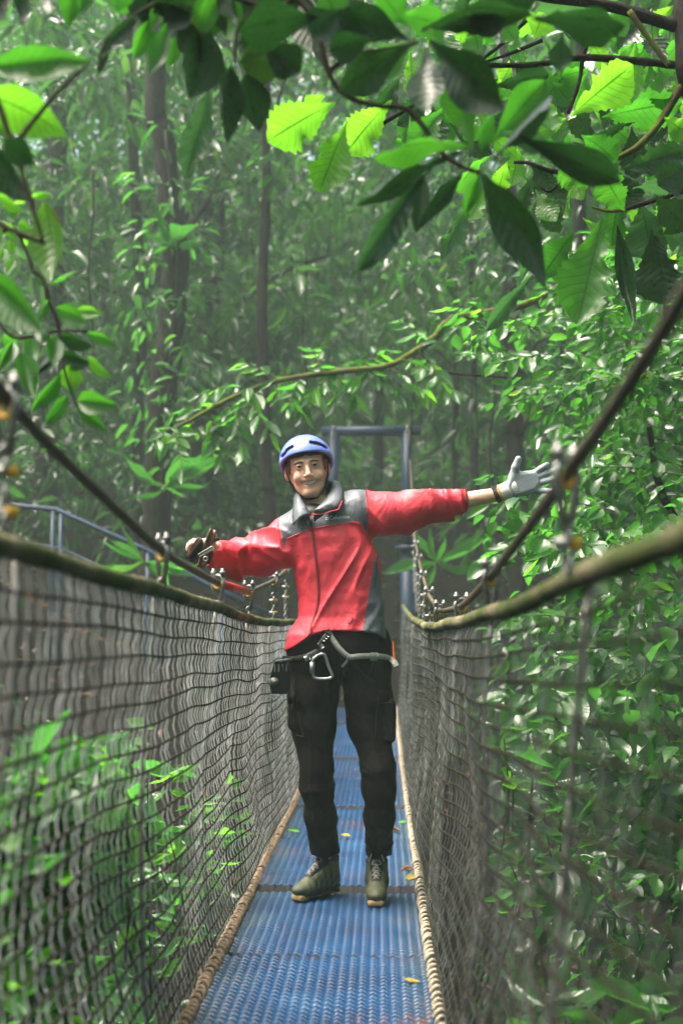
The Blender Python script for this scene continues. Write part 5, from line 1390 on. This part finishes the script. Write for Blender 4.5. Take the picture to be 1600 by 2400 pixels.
# --- shrubs made of sprays: every leaf of its own
def spray(root, a, b_, n, L, ratio, kind, mats, droop=.12, tw=.0035, spread=58, facing=.4):
    a = Vector(a); b_ = Vector(b_); ax_ = (b_ - a); ln = ax_.length
    mid = (a + b_) / 2 + Vector((0, 0, droop * ln)) + Vector((random.uniform(-.05, .05), random.uniform(-.05, .05), 0)) * ln
    pts = [(a * (1 - u) ** 2 + mid * 2 * u * (1 - u) + b_ * u * u) for u in np.linspace(0, 1, 9)]
    MB().tube(pts, list(np.linspace(tw, tw * .4, 9)), 5).build('stem', MAT['twig'], root)
    for i in range(n):
        u = .12 + .88 * (i + random.uniform(-.3, .3)) / max(n - 1, 1); u = min(max(u, 0), 1)
        p = a * (1 - u) ** 2 + mid * 2 * u * (1 - u) + b_ * u * u
        t_ = ((mid - a) * (1 - u) + (b_ - mid) * u).normalized()
        up = Vector((random.uniform(-.4, .4), -facing + random.uniform(-.3, .3), .8)).normalized()
        sd_ = t_.cross(up).normalized() * (1 if i % 2 else -1)
        g = R(spread + random.uniform(-22, 22)) * (1 - .75 * max(0, u - .85) / .15)
        d = t_ * math.cos(g) + sd_ * math.sin(g); d.z -= random.uniform(.05, .55); d.normalize()
        l = L * random.uniform(.6, 1.25)
        leaf_obj(p, p + d * l, l * ratio * random.uniform(.85, 1.2), kind, random.choice(mats), root, up, random.uniform(-.5, .5))
def shrub(name, label, base, ends, n, L, ratio, kind, mats, cat='shrub', group=None, back=(180, 320), dd=.5, **kw):
    root = empty(name, base); tag(root, label, cat, group)
    bl_ = Vector(base)
    for (x, y, d) in ends:
        e = PX(x, y, d); s0 = PX(x + random.uniform(*back), y + random.uniform(-60, 70), d + random.uniform(-.2, dd))
        spray(root, s0, e, n, L, ratio, kind, mats, **kw)
    ctr = np.array([tuple(PX(x + random.uniform(0, 260), y + random.uniform(-70, 90), d + random.uniform(.1, .8))) for (x, y, d) in ends for _ in range(3)])
    leaf_cloud('foliage', *clumps(ctr, RNG.uniform(.14, .3, len(ctr)), 15, L * .85, ratio, .45), LEAF['bush'], root)['kind'] = 'stuff'
    return root
def scat(n, x0, x1, y0, y1, d0, d1): return [(random.uniform(x0, x1), random.uniform(y0, y1), random.uniform(d0, d1)) for _ in range(n)]
B3 = ['bush', 'bush', 'bush', 'lime', 'wet']
r1 = shrub('leafy_shrub', 'glossy small-leaved bush high behind the gloved hand, under the toothed leaves', (3.2, 8, -1.5), scat(20, 1040, 1520, 580, 880, 6.2, 8.2), 15, .115, .5, 'elliptic', B3)
wood('trunk', [(3.2, 8, -2), (3.0, 7.8, 1), PX(1620, 900, 7.6), PX(1560, 640, 7.2)], .05, .02, 'bark', r1)
r2 = shrub('leafy_shrub', 'dense small-leaved bush at the edge behind the gloved hand and the near cable', (2.9, 7, -1.5), scat(20, 1130, 1560, 840, 1200, 5.8, 8.0), 15, .115, .5, 'elliptic', B3)
wood('trunk', [(2.9, 7, -2), (2.6, 6.9, .5), PX(1600, 1250, 6.8), PX(1520, 1000, 6.6)], .04, .015, 'bark', r2)
r3 = shrub('leafy_shrub', 'rounded-leaf bush just above the mossy top rope under the gloved hand', (2.4, 6, -2), scat(15, 1120, 1500, 1240, 1480, 5.0, 6.8), 15, .10, .6, 'rounded', B3, back=(120, 260))
r4 = shrub('leafy_shrub', 'pale wet-leaved bush seen through the rumpled net', (2.1, 5.2, -2), scat(19, 1180, 1560, 1520, 1860, 4.6, 6.2), 14, .13, .55, 'rounded', ['bush', 'lance', 'wet'], back=(120, 260))
r5 = shrub('leafy_shrub', 'shaded bush low behind the rumpled net', (2.0, 4.8, -2.4), scat(14, 1180, 1600, 1880, 2250, 4.4, 6.5), 13, .115, .5, 'elliptic', ['bush', 'dim', 'deep'], back=(120, 260))
# lance-leaved plants
def whorl_plant(name, label, base, nodes_, L, per, mats, cat='shrub', stem=True):
    root = empty(name, base); tag(root, label, cat)
    for (x, y, d) in nodes_:
        p = PX(x, y, d); a = p + Vector((random.uniform(-.12, .12), random.uniform(0, .15), -random.uniform(.25, .5)))
        MB().tube([a, (a + p) / 2 + Vector((.01, 0, .0)), p], [.004, .0035, .0025], 5).build('stem', MAT['twig'], root)
        g0 = random.uniform(0, 6.28)
        for i in range(per):
            g = g0 + i * 2.4; h = (i / per)
            q = p + (a - p) * .45 * h
            dr = Vector((math.cos(g), math.sin(g) * .8 - .15, random.uniform(-.25, .6) - .55 * h)).normalized(); l = L * random.uniform(.65, 1.25)
            if base[0] < 0 and (q + dr * l).x > -.63: dr.x = -abs(dr.x)
            if base[0] < 0 and q.x > -.63: q.x = -.63
            if base[0] > 0 and (q + dr * l).x < .36: dr.x = abs(dr.x)
            leaf_obj(q, q + dr * l, l * random.uniform(.28, .4), 'lanceolate', random.choice(mats), root, Vector((random.uniform(-.4, .4), -.5, .8)), random.uniform(-.6, .6))
    return root
def ldepth(x, k): return max(2.6, .66 * FOC / (893 - x)) * k
nl = [(x * S_, y * S_, ldepth(x * S_, random.uniform(1.0, 1.15))) for x, y in ((310, 1670), (250, 1730), (175, 1745), (95, 1760), (30, 1800), (210, 1800), (280, 1790), (130, 1840), (50, 1890), (235, 1870), (190, 1940), (110, 1960), (20, 1990), (250, 1960), (70, 1720), (140, 1790), (300, 1850), (10, 1870), (160, 1890), (280, 1910), (90, 1920), (340, 1760), (200, 2010), (60, 2050))]
w1 = whorl_plant('lance_leaved_plant', 'bright green long-leaved plant growing up outside the pale net', (-1.3, 3.6, -1.8), nl, .20, 12, ['lance', 'lance', 'lime', 'wet'])
MB().tube([(-1.3, 3.6, -3.2), (-1.25, 3.5, -.8), (-1.1, 3.4, .2)], [.02, .014, .006], 7).build('main_stem', MAT['twig'], w1)
LL = [(660,190,815,240,70),(380,320,560,340,45),(690,290,790,325,55),(230,500,335,350,95),(95,350,135,500,85),(160,350,215,480,85),(440,330,300,540,60),(490,400,320,500,75),(600,480,790,490,55),(310,560,440,640,95),(0,730,130,560,85),(130,560,-20,560,65),(280,700,460,690,60),(0,850,130,820,95),
      (430,690,280,860,75),(580,720,690,820,95),(540,740,450,830,95),(490,910,625,1020,125),(520,985,525,1185,80),(470,920,200,1000,65),(590,850,700,900,85),(650,920,820,990,75),(780,1250,600,1490,115),(800,1440,690,1540,50),(290,1370,170,1490,40),(250,1270,430,1210,65),(400,1330,530,1250,105),(540,1250,610,1340,85),(0,1190,60,1080,85),
      (180,1220,270,1150,75),(0,1340,80,1310,65),(590,1620,685,1660,105),(520,1740,590,1690,65),(640,1780,720,1740,95),(80,1640,210,1570,50),(0,1660,100,1640,65),(60,1650,160,1760,85),(560,300,650,420,80),(640,420,520,520,80),(700,430,600,560,70),(540,580,660,690,90),(330,620,200,760,80),(190,650,330,560,80),(380,820,560,780,70),(120,950,0,1060,90),(240,900,120,1010,80),(560,560,480,700,85)]
for (bx, by, tx, ty, w_) in LL:
    xm = max(bx, tx) / 2.24; d = max(2.3, .64 * FOC / (893 - xm)) * random.uniform(1.0, 1.06)
    a = PX(bx / 2.24, 1600 + by / 2.24, d); b_ = PX(tx / 2.24, 1600 + ty / 2.24, d - .02)
    leaf_obj(a, b_, w_ / 2.24 * d / FOC * 1.15, 'lanceolate', random.choice(['lance', 'lance', 'lime', 'bush']), w1, (CAM_POS - a).normalized() + Vector((random.uniform(-.3, .3), 0, random.uniform(.1, .9))), random.uniform(-.3, .3))
nl = [(x * S_, y * S_, ldepth(x * S_, random.uniform(1.08, 1.35))) for x, y in ((270, 2090), (150, 2060), (60, 2110), (220, 2170), (310, 2230), (30, 2230), (130, 2260), (240, 2300), (60, 2330), (330, 2050), (370, 2000), (360, 2330), (180, 2350))]
w2 = whorl_plant('lance_leaved_plant', 'dimmer long-leaved plant low in the corner outside the pale net', (-1.2, 3.2, -2.2), nl, .15, 8, ['lance', 'bush', 'lance', 'deep'])
nl = [(x * S_, y * S_, ldepth(x * S_, random.uniform(1.1, 1.3))) for x, y in ((400, 1760), (440, 1820), (480, 1880), (430, 1940), (500, 1980), (540, 1900), (400, 2080), (460, 2120), (380, 1890), (520, 1800), (560, 1860))]
w3 = whorl_plant('lance_leaved_plant', 'green leaves pressed up behind the pale net beside the trouser leg', (-1.1, 5.5, -1.8), nl, .14, 7, ['lance', 'lime', 'bush'])
nr_ = [(x, y, d) for x, y, d in ((1190, 1735, 4.9), (1240, 1760, 5.2), (1190, 1830, 5.0), (1250, 1900, 5.0), (1160, 1960, 5.3), (1300, 1830, 5.4), (1230, 2030, 5.0), (1180, 1730, 4.7), (1340, 1960, 5.3))]
w4 = whorl_plant('lance_leaved_plant', 'tall long-leaved plant seen through the middle of the rumpled net', (1.1, 5.0, -2.2), nr_, .15, 8, ['lance', 'lime', 'wet', 'bush'])
MB().tube([(1.1, 5.0, -3.2), PX(1235, 2050, 5.0), PX(1245, 1850, 5.0), PX(1255, 1730, 5.0)], [.014, .008, .006, .004], 6).build('main_stem', MAT['twig'], w4)
lc = [(1530, 2370, 3.4), (1280, 2330, 3.9), (1190, 2385, 4.0), (1420, 2400, 3.6), (1590, 2330, 3.5)]
w5 = whorl_plant('lance_leaved_plant', 'broad-leaved plant in the bottom corner below the rumpled net', (1.0, 3.8, -2.0), lc, .2, 7, ['lance', 'wet', 'bush'])

# --- mossy limb that crosses behind the helmet
D9 = 9.2
ml = empty('mossy_branch', tuple(DP(1090, 722, D9))); tag(ml, 'long mossy limb with leafy sprays reaching across above the blue helmet', 'branch')
LP = [(1330, 640), (1200, 700), (1090, 722), (1050, 728), (1018, 748), (1000, 772), (965, 800), (930, 822), (880, 842), (760, 856), (650, 872), (560, 902), (480, 942), (400, 985)]
wood('limb', [DP(x, y, D9) for x, y in LP], .034, .014, 'moss', ml, wob=.008)
wood('limb', [DP(960, 800, D9), DP(1010, 850, D9), DP(1100, 862, D9), DP(1200, 870, D9)], .014, .008, 'bark', ml)
for (x, y, dx, dy, n) in ((900, 850, 80, 60, 9), (860, 845, -90, 70, 9), (820, 850, 60, -50, 8), (780, 858, -80, 60, 10), (740, 862, -20, -60, 8), (700, 868, -90, 50, 10), (660, 872, 40, 80, 9), (640, 875, -80, -40, 9), (600, 890, -60, 70, 9), (580, 895, -120, 10, 10), (540, 915, -50, 90, 10), (500, 930, -100, 20, 9), (480, 942, 30, 110, 9), (450, 955, -70, 60, 9), (430, 965, 60, 80, 8),
                          (560, 905, 60, 90, 9), (520, 925, 40, 120, 9), (410, 980, -60, 40, 8), (400, 985, 20, 90, 8), (840, 850, 110, 80, 9), (920, 825, 120, 70, 8), (760, 858, 60, 60, 9), (690, 868, -30, 70, 9), (960, 805, 60, 90, 8), (980, 790, -60, -60, 7), (720, 864, 90, -30, 7), (620, 880, 90, 30, 8)):
    a = DP(x, y, D9 + random.uniform(-.1, .1)); b_ = DP(x + dx, y + dy, D9 + random.uniform(-.6, .3))
    spray(ml, a, b_, n, .155, .4, 'elliptic', ['bush', 'bush', 'big', 'lime'], tw=.005, spread=50)

# --- trees of the forest behind
def tree(name, label, pts, hw_, d, crown, leaf='far', size=.2, moss='bark', n_extra=0, base_z=None):
    P = [DP(x, y, d) for x, y in pts]
    last = P[-1].copy(); g = float(ground_z(last.x, last.y)) - .2
    if last.z > g + .1: P.append(Vector((last.x + random.uniform(-.1, .1), last.y, g)))
    first = P[0]; topz = first.z + max(1.5, crown[2] if crown else 2)
    P.insert(0, Vector((first.x + random.uniform(-.4, .4), first.y + .3, min(topz, 24))))
    root = empty(name, (P[-1].x, P[-1].y, g)); tag(root, label, 'tree')
    r = hw_ * S_ * d / FOC
    wood('trunk', P, r * .8, r * 1.25, moss, root, 10, 5, r * .12)
    if crown:
        cnt, rad, hgt, zlo, per = crown
        zt_ = P[0].z
        c0 = np.array([P[0].x, P[0].y, 0])
        cz = RNG.uniform(zlo, zt_ + 1.0, cnt)
        ctr = np.stack([c0[0] + RNG.normal(0, rad, cnt), c0[1] + RNG.normal(0, rad * .7, cnt), np.minimum(cz, 25)], 1)
        for q in range(min(6, cnt)):
            k = RNG.integers(cnt); zz = max(zlo * .8, ctr[k, 2] - .8); pz = [p for p in P]; near = min(pz, key=lambda v: abs(v.z - zz))
            wood('limb', [near, (near + Vector(ctr[k])) / 2 + Vector((0, 0, .3)), Vector(ctr[k])], r * .35, r * .12, 'bark', root, 6, 3)
        Pq = clumps(ctr, RNG.uniform(.35, .8, cnt), per, size, .36, .65)
        leaf_cloud('crown', *Pq, LEAF[leaf], root)['kind'] = 'stuff'
    return root
tree('forest_tree', 'dark crooked trunk wrapped in climbers left of the helmet', [(360, 150), (372, 300), (386, 430), (402, 560), (398, 700), (385, 820), (372, 950), (362, 1100), (358, 1250)], 30, 14.0, (60, 1.6, 6, 9.0, 26), size=.19)
tree('forest_tree', 'slim straight dark trunk directly behind the mossy limb', [(612, 330), (610, 480), (602, 700), (606, 900), (612, 1100), (620, 1180)], 13, 14.8, (50, 1.2, 5, 8.5, 26), size=.18)
tree('forest_tree', 'short-looking dark trunk between the crooked trunk and the left net', [(322, 700), (318, 850), (318, 1000), (318, 1180)], 14, 17, (50, 1.5, 6, 5, 24), size=.22)
tree('forest_tree', 'thick hazy trunk behind the left end of the mossy limb', [(486, 600), (480, 780), (474, 950), (470, 1080)], 30, 20, (70, 1.8, 7, 6, 24), size=.24)
tree('forest_tree', 'broad pale trunk above the blue stair railing', [(118, 800), (112, 950), (106, 1100), (100, 1250)], 30, 18, (60, 1.6, 6, 5, 26), size=.22)
tree('forest_tree', 'faint grey trunk high in the mist above the helmet', [(566, 380), (570, 480), (575, 650), (578, 900)], 14, 27, (70, 2.0, 7, 8, 22), size=.28)
tree('forest_tree', 'thin hazy trunk just right of the gate frame', [(1048, 850), (1045, 950), (1047, 1100), (1050, 1230)], 8, 19, (45, 1.4, 5, 5, 24), size=.2)
tree('forest_tree', 'thin dark trunk standing nearer the gloved forearm', [(1086, 800), (1088, 950), (1090, 1100), (1094, 1250)], 9, 17, (45, 1.2, 5, 4.5, 24), size=.19)
tree('forest_tree', 'wide shadowy trunk right behind the gloved hand', [(1178, 900), (1182, 1000), (1186, 1100), (1190, 1230)], 22, 15.5, (60, 1.5, 5, 4.2, 26), 'dim', size=.18)
tree('forest_tree', 'pale misty trunk at the far left behind the oval leaves', [(232, 700), (230, 860), (228, 1000), (226, 1180)], 22, 25, (70, 1.9, 7, 7, 22), size=.27)
tree('forest_tree', 'grey trunk seen through the gate frame', [(876, 750), (872, 900), (868, 1050), (866, 1150)], 12, 24, (60, 1.7, 6, 6, 22), size=.25)
tree('forest_tree', 'dark leaning trunk at the right edge of the bank', [(1330, 700), (1350, 900), (1380, 1100), (1400, 1250)], 16, 13, (60, 1.3, 5, 3.5, 26), 'dim', size=.16)
# climbers on the crooked trunk
cl = []
for (x, y) in ((372, 300), (345, 420), (400, 450), (360, 520), (430, 560), (345, 600), (420, 680), (350, 720), (430, 800), (340, 840), (400, 920), (350, 1000), (390, 1080), (440, 880), (330, 930)):
    cl.append(np.array(DP(x, y, 13.7)))
cv = empty('climbing_plant', tuple(DP(372, 800, 13.7))); tag(cv, 'leafy climber clinging to the dark crooked trunk', 'climber')
P, D, N, L, W_ = clumps(np.array(cl), np.full(len(cl), .3), 16, .2, .3, .7)
leaf_cloud('leaves', P, D, N, L, W_, LEAF['bush'], cv)['kind'] = 'stuff'
MB().tube([DP(x, y, 13.72) for x, y in ((380, 300), (392, 430), (410, 560), (406, 700), (392, 820), (384, 950), (372, 1100), (366, 1220))], .018, 6).build('vine_stem', MAT['bark'], cv)
# strap-leaved ferns at the foot of the trunk
def fern(label, base_px, d, n, L, spread=1.0):
    p = DP(*base_px, d); root = empty('fern', tuple(p)); tag(root, label, 'fern')
    for i in range(n):
        g = random.uniform(0, 6.28); dr = Vector((math.cos(g) * spread, math.sin(g) * .6, random.uniform(-.3, .8))).normalized()
        l = L * random.uniform(.6, 1.2)
        leaf_obj(p, p + dr * l, l * .085, 'lanceolate', random.choice(['bush', 'lance', 'lance']), root, Vector((0, -.6, .7)), random.uniform(-.5, .5))
fern('bright strap-leaved fern on the crooked trunk above the bare hand', (380, 1120), 13.5, 16, .62)
fern('pale drooping fern fronds on the bank near the shackle by the bare hand', (330, 1290), 12.5, 10, .6)
fern('strap-leaved fern perched halfway up the crooked trunk', (392, 560), 13.7, 16, .6)
fern('small fern at the foot of the gate post', (1000, 1290), 14.5, 10, .6)
# undergrowth and the wood beyond
def in_view(n, y0, y1, zfun, power=1.0):
    y = y0 + (y1 - y0) * RNG.random(n) ** power
    x = RNG.uniform(-1, 1, n) * (.32 * y + 1.5) - .03 * y
    return x, y, zfun(x, y)
# wall of foliage at several distances
x, y, g = in_view(1500, 19, 44, ground_z)
z = g + RNG.random(1500) ** 1.0 * np.maximum(1.5, (.56 * y + 1.5 - g))
ctr = np.stack([x, y, np.minimum(z, 25.5)], 1)
keep = ~((np.abs(x / y + .008) < .03) & (z < 1.08 + .2 * y) & (y < 29))       # a clearing behind the gate
ctr = ctr[keep]
P, D, N, L, W_ = clumps(ctr, RNG.uniform(.5, 1.3, len(ctr)), 40, .30, .42, .6)
sz = np.repeat(np.where(RNG.random(len(ctr)) < .35, 1.7, .75), 40); L = L * sz; W_ = W_ * sz * np.where(sz > 1, .75, 1)
wd = leaf_cloud('forest', P, D, N, L, W_, LEAF['far']); tag(wd, 'hazy mass of green forest foliage rising behind the bridge', 'forest', kind='stuff')
n = 12000; x = RNG.uniform(-20, 20, n); y = RNG.uniform(20, 58, n); z = ground_z(x, y) + RNG.random(n) * .5
D = unit(n); D[:, 2] *= .6; N = unit(n) * .5 + np.array([0, -.4, .8]); L = RNG.uniform(.25, .55, n)
gc_ = leaf_cloud('ground_cover', np.stack([x, y, z], 1), D, N, L, L * .5, LEAF['far']); tag(gc_, 'leafy ground cover over the hillside behind the gate', 'ground cover', kind='stuff')
# big-leaved sprays among the trunks
n = 280; y = RNG.uniform(15.0, 24, n); x = RNG.uniform(-1, 1, n) * (.30 * y + .6) - .03 * y; z = 1.08 + RNG.uniform(.06, .56, n) * y
keep = (z > ground_z(x, y) + .3) & ~((np.abs(x / y + .008) < .045) & (z < 1.08 + .17 * y))
ctr = np.stack([x, y, z], 1)[keep]
P, D, N, L, W_ = clumps(ctr, RNG.uniform(.3, .8, len(ctr)), 22, .34, .3, .8)
bg_ = leaf_cloud('broad_foliage', P, D, N, L, W_, LEAF['far']); tag(bg_, 'larger drooping leaves layered among the forest trunks', 'foliage', kind='stuff')
# foliage either side, nearer
x = np.concatenate([RNG.uniform(-7, -1.6, 300), RNG.uniform(1.5, 7, 420)]); n = len(x)
y = np.concatenate([RNG.uniform(15, 22, 300), RNG.uniform(8.5, 18, 420)])
z = np.concatenate([1.08 + RNG.uniform(.07, .55, 300) * y[:300], 1.08 + RNG.uniform(-.25, .42, 420) * y[300:]])
keep = (np.abs(x) < .34 * y + .8) & (z > ground_z(x, y))
ctr = np.stack([x, y, z], 1)[keep]
P, D, N, L, W_ = clumps(ctr, RNG.uniform(.3, .7, len(ctr)), 30, .17, .4, .6)
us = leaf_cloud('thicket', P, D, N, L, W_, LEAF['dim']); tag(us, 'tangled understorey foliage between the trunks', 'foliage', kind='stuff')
x = np.concatenate([RNG.uniform(-5, -.95, 260), RNG.uniform(.75, 5, 420)]); n = len(x); y = RNG.uniform(2.5, 12.5, n)
z = ground_z(x, y) + RNG.random(n) * np.concatenate([np.full(260, 1.5), np.full(420, 2.6)])
z = np.minimum(z, np.where(x < 0, -.7, .9) - .1 * np.abs(y - 6)); z = np.maximum(z, ground_z(x, y) + .03)
P, D, N, L, W_ = clumps(np.stack([x, y, z], 1), RNG.uniform(.2, .45, n), 22, .12, .42, .5)
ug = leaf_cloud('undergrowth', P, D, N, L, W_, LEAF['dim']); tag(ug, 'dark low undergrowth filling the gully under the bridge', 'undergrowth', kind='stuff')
# forest added out of view at both sides and behind the camera to cut sky light
cs_ = []
for (n, x0, x1, y0, y1, top_) in ((260, -15, -5.2, -14, 14, 9.5), (300, 5.0, 15, -14, 13, 13), (200, -11, 11, -17, -8, 12)):
    x = RNG.uniform(x0, x1, n); y = RNG.uniform(y0, y1, n)
    z = ground_z(x, y) + RNG.random(n) * (top_ - ground_z(x, y)); cs_.append(np.stack([x, y, z], 1))
ctr = np.concatenate(cs_)
P, D, N, L, W_ = clumps(ctr, RNG.uniform(.7, 1.6, len(ctr)), 26, .62, .45, .5)
P[:, 0] = np.where((P[:, 1] > -7) & (np.abs(P[:, 0]) < 4.2), np.sign(P[:, 0]) * 4.2, P[:, 0])
sf = leaf_cloud('shade_forest', P, D, N, L, W_, LEAF['dim']); tag(sf, 'dense dark forest added out of view round the gully to shade it', 'forest', kind='stuff')
# high canopy added to shade background and side bushes, leaving open sky over the bridge
cs_ = []
for (n, x0, x1, y0, y1, z0, z1) in ((70, -20, 20, 15, 42, 16, 22), (110, 1.7, 8, .5, 14, 6.5, 10)):
    cs_.append(np.stack([RNG.uniform(x0, x1, n), RNG.uniform(y0, y1, n), RNG.uniform(z0, z1, n)], 1))
ctr = np.concatenate(cs_)
P, D, N, L, W_ = clumps(ctr, RNG.uniform(.8, 1.7, len(ctr)), 26, .7, .42, .4)
cp = leaf_cloud('canopy', P, D, N, L, W_, LEAF['far']); tag(cp, 'high leafy canopy added to shade the forest and the bushes beside the bridge', 'canopy', kind='stuff')
# leaf litter on the bank
n = 2600; x = RNG.uniform(-6, 5, n); y = RNG.uniform(11, 20, n); z = ground_z(x, y) + .015
D = unit(n); D[:, 2] *= .2; N = unit(n) * .3 + np.array([0, 0, 1]); L = RNG.uniform(.07, .16, n)
lt = leaf_cloud('leaf_litter', np.stack([x, y, z], 1), D, N, L, L * .5, LEAF['brown']); tag(lt, 'brown fallen leaves strewn over the earth bank behind the bridge', 'leaf litter', kind='stuff')
# twigs and lianas hanging in the back
for i, (x, y0, y1, d, lb_) in enumerate(((945, 760, 1290, 13.8, 'thin liana hanging beside the gate post'), (210, 380, 800, 13, 'thin liana hanging in the misty foliage above the stair railing'), (700, 560, 900, 16, 'thin liana hanging behind the mossy limb'), (1130, 820, 1180, 14, 'thin liana hanging behind the gloved hand'))):
    q = MB().tube([DP(x + 6 * math.sin(k), y0 + (y1 - y0) * k / 8, d) for k in range(9)], .012, 5).build('liana', MAT['bark']); tag(q, lb_, 'liana')

# ------------------------------------------------------------------ haze
hz = MB().box((0, 9, 11), (104, 104, 34)).build('haze', None, None, False)
m = bpy.data.materials.new('haze_air'); m.use_nodes = True; t = m.node_tree; t.nodes.clear()
v = t.nodes.new('ShaderNodeVolumePrincipled'); v.inputs['Color'].default_value = (.56, .7, .65, 1); v.inputs['Density'].default_value = .0046; v.inputs['Anisotropy'].default_value = .0
o_ = t.nodes.new('ShaderNodeOutputMaterial'); t.links.new(v.outputs[0], o_.inputs['Volume']); hz.data.materials.append(m)
tag(hz, 'pale mist hanging in the forest air', 'haze', kind='stuff')
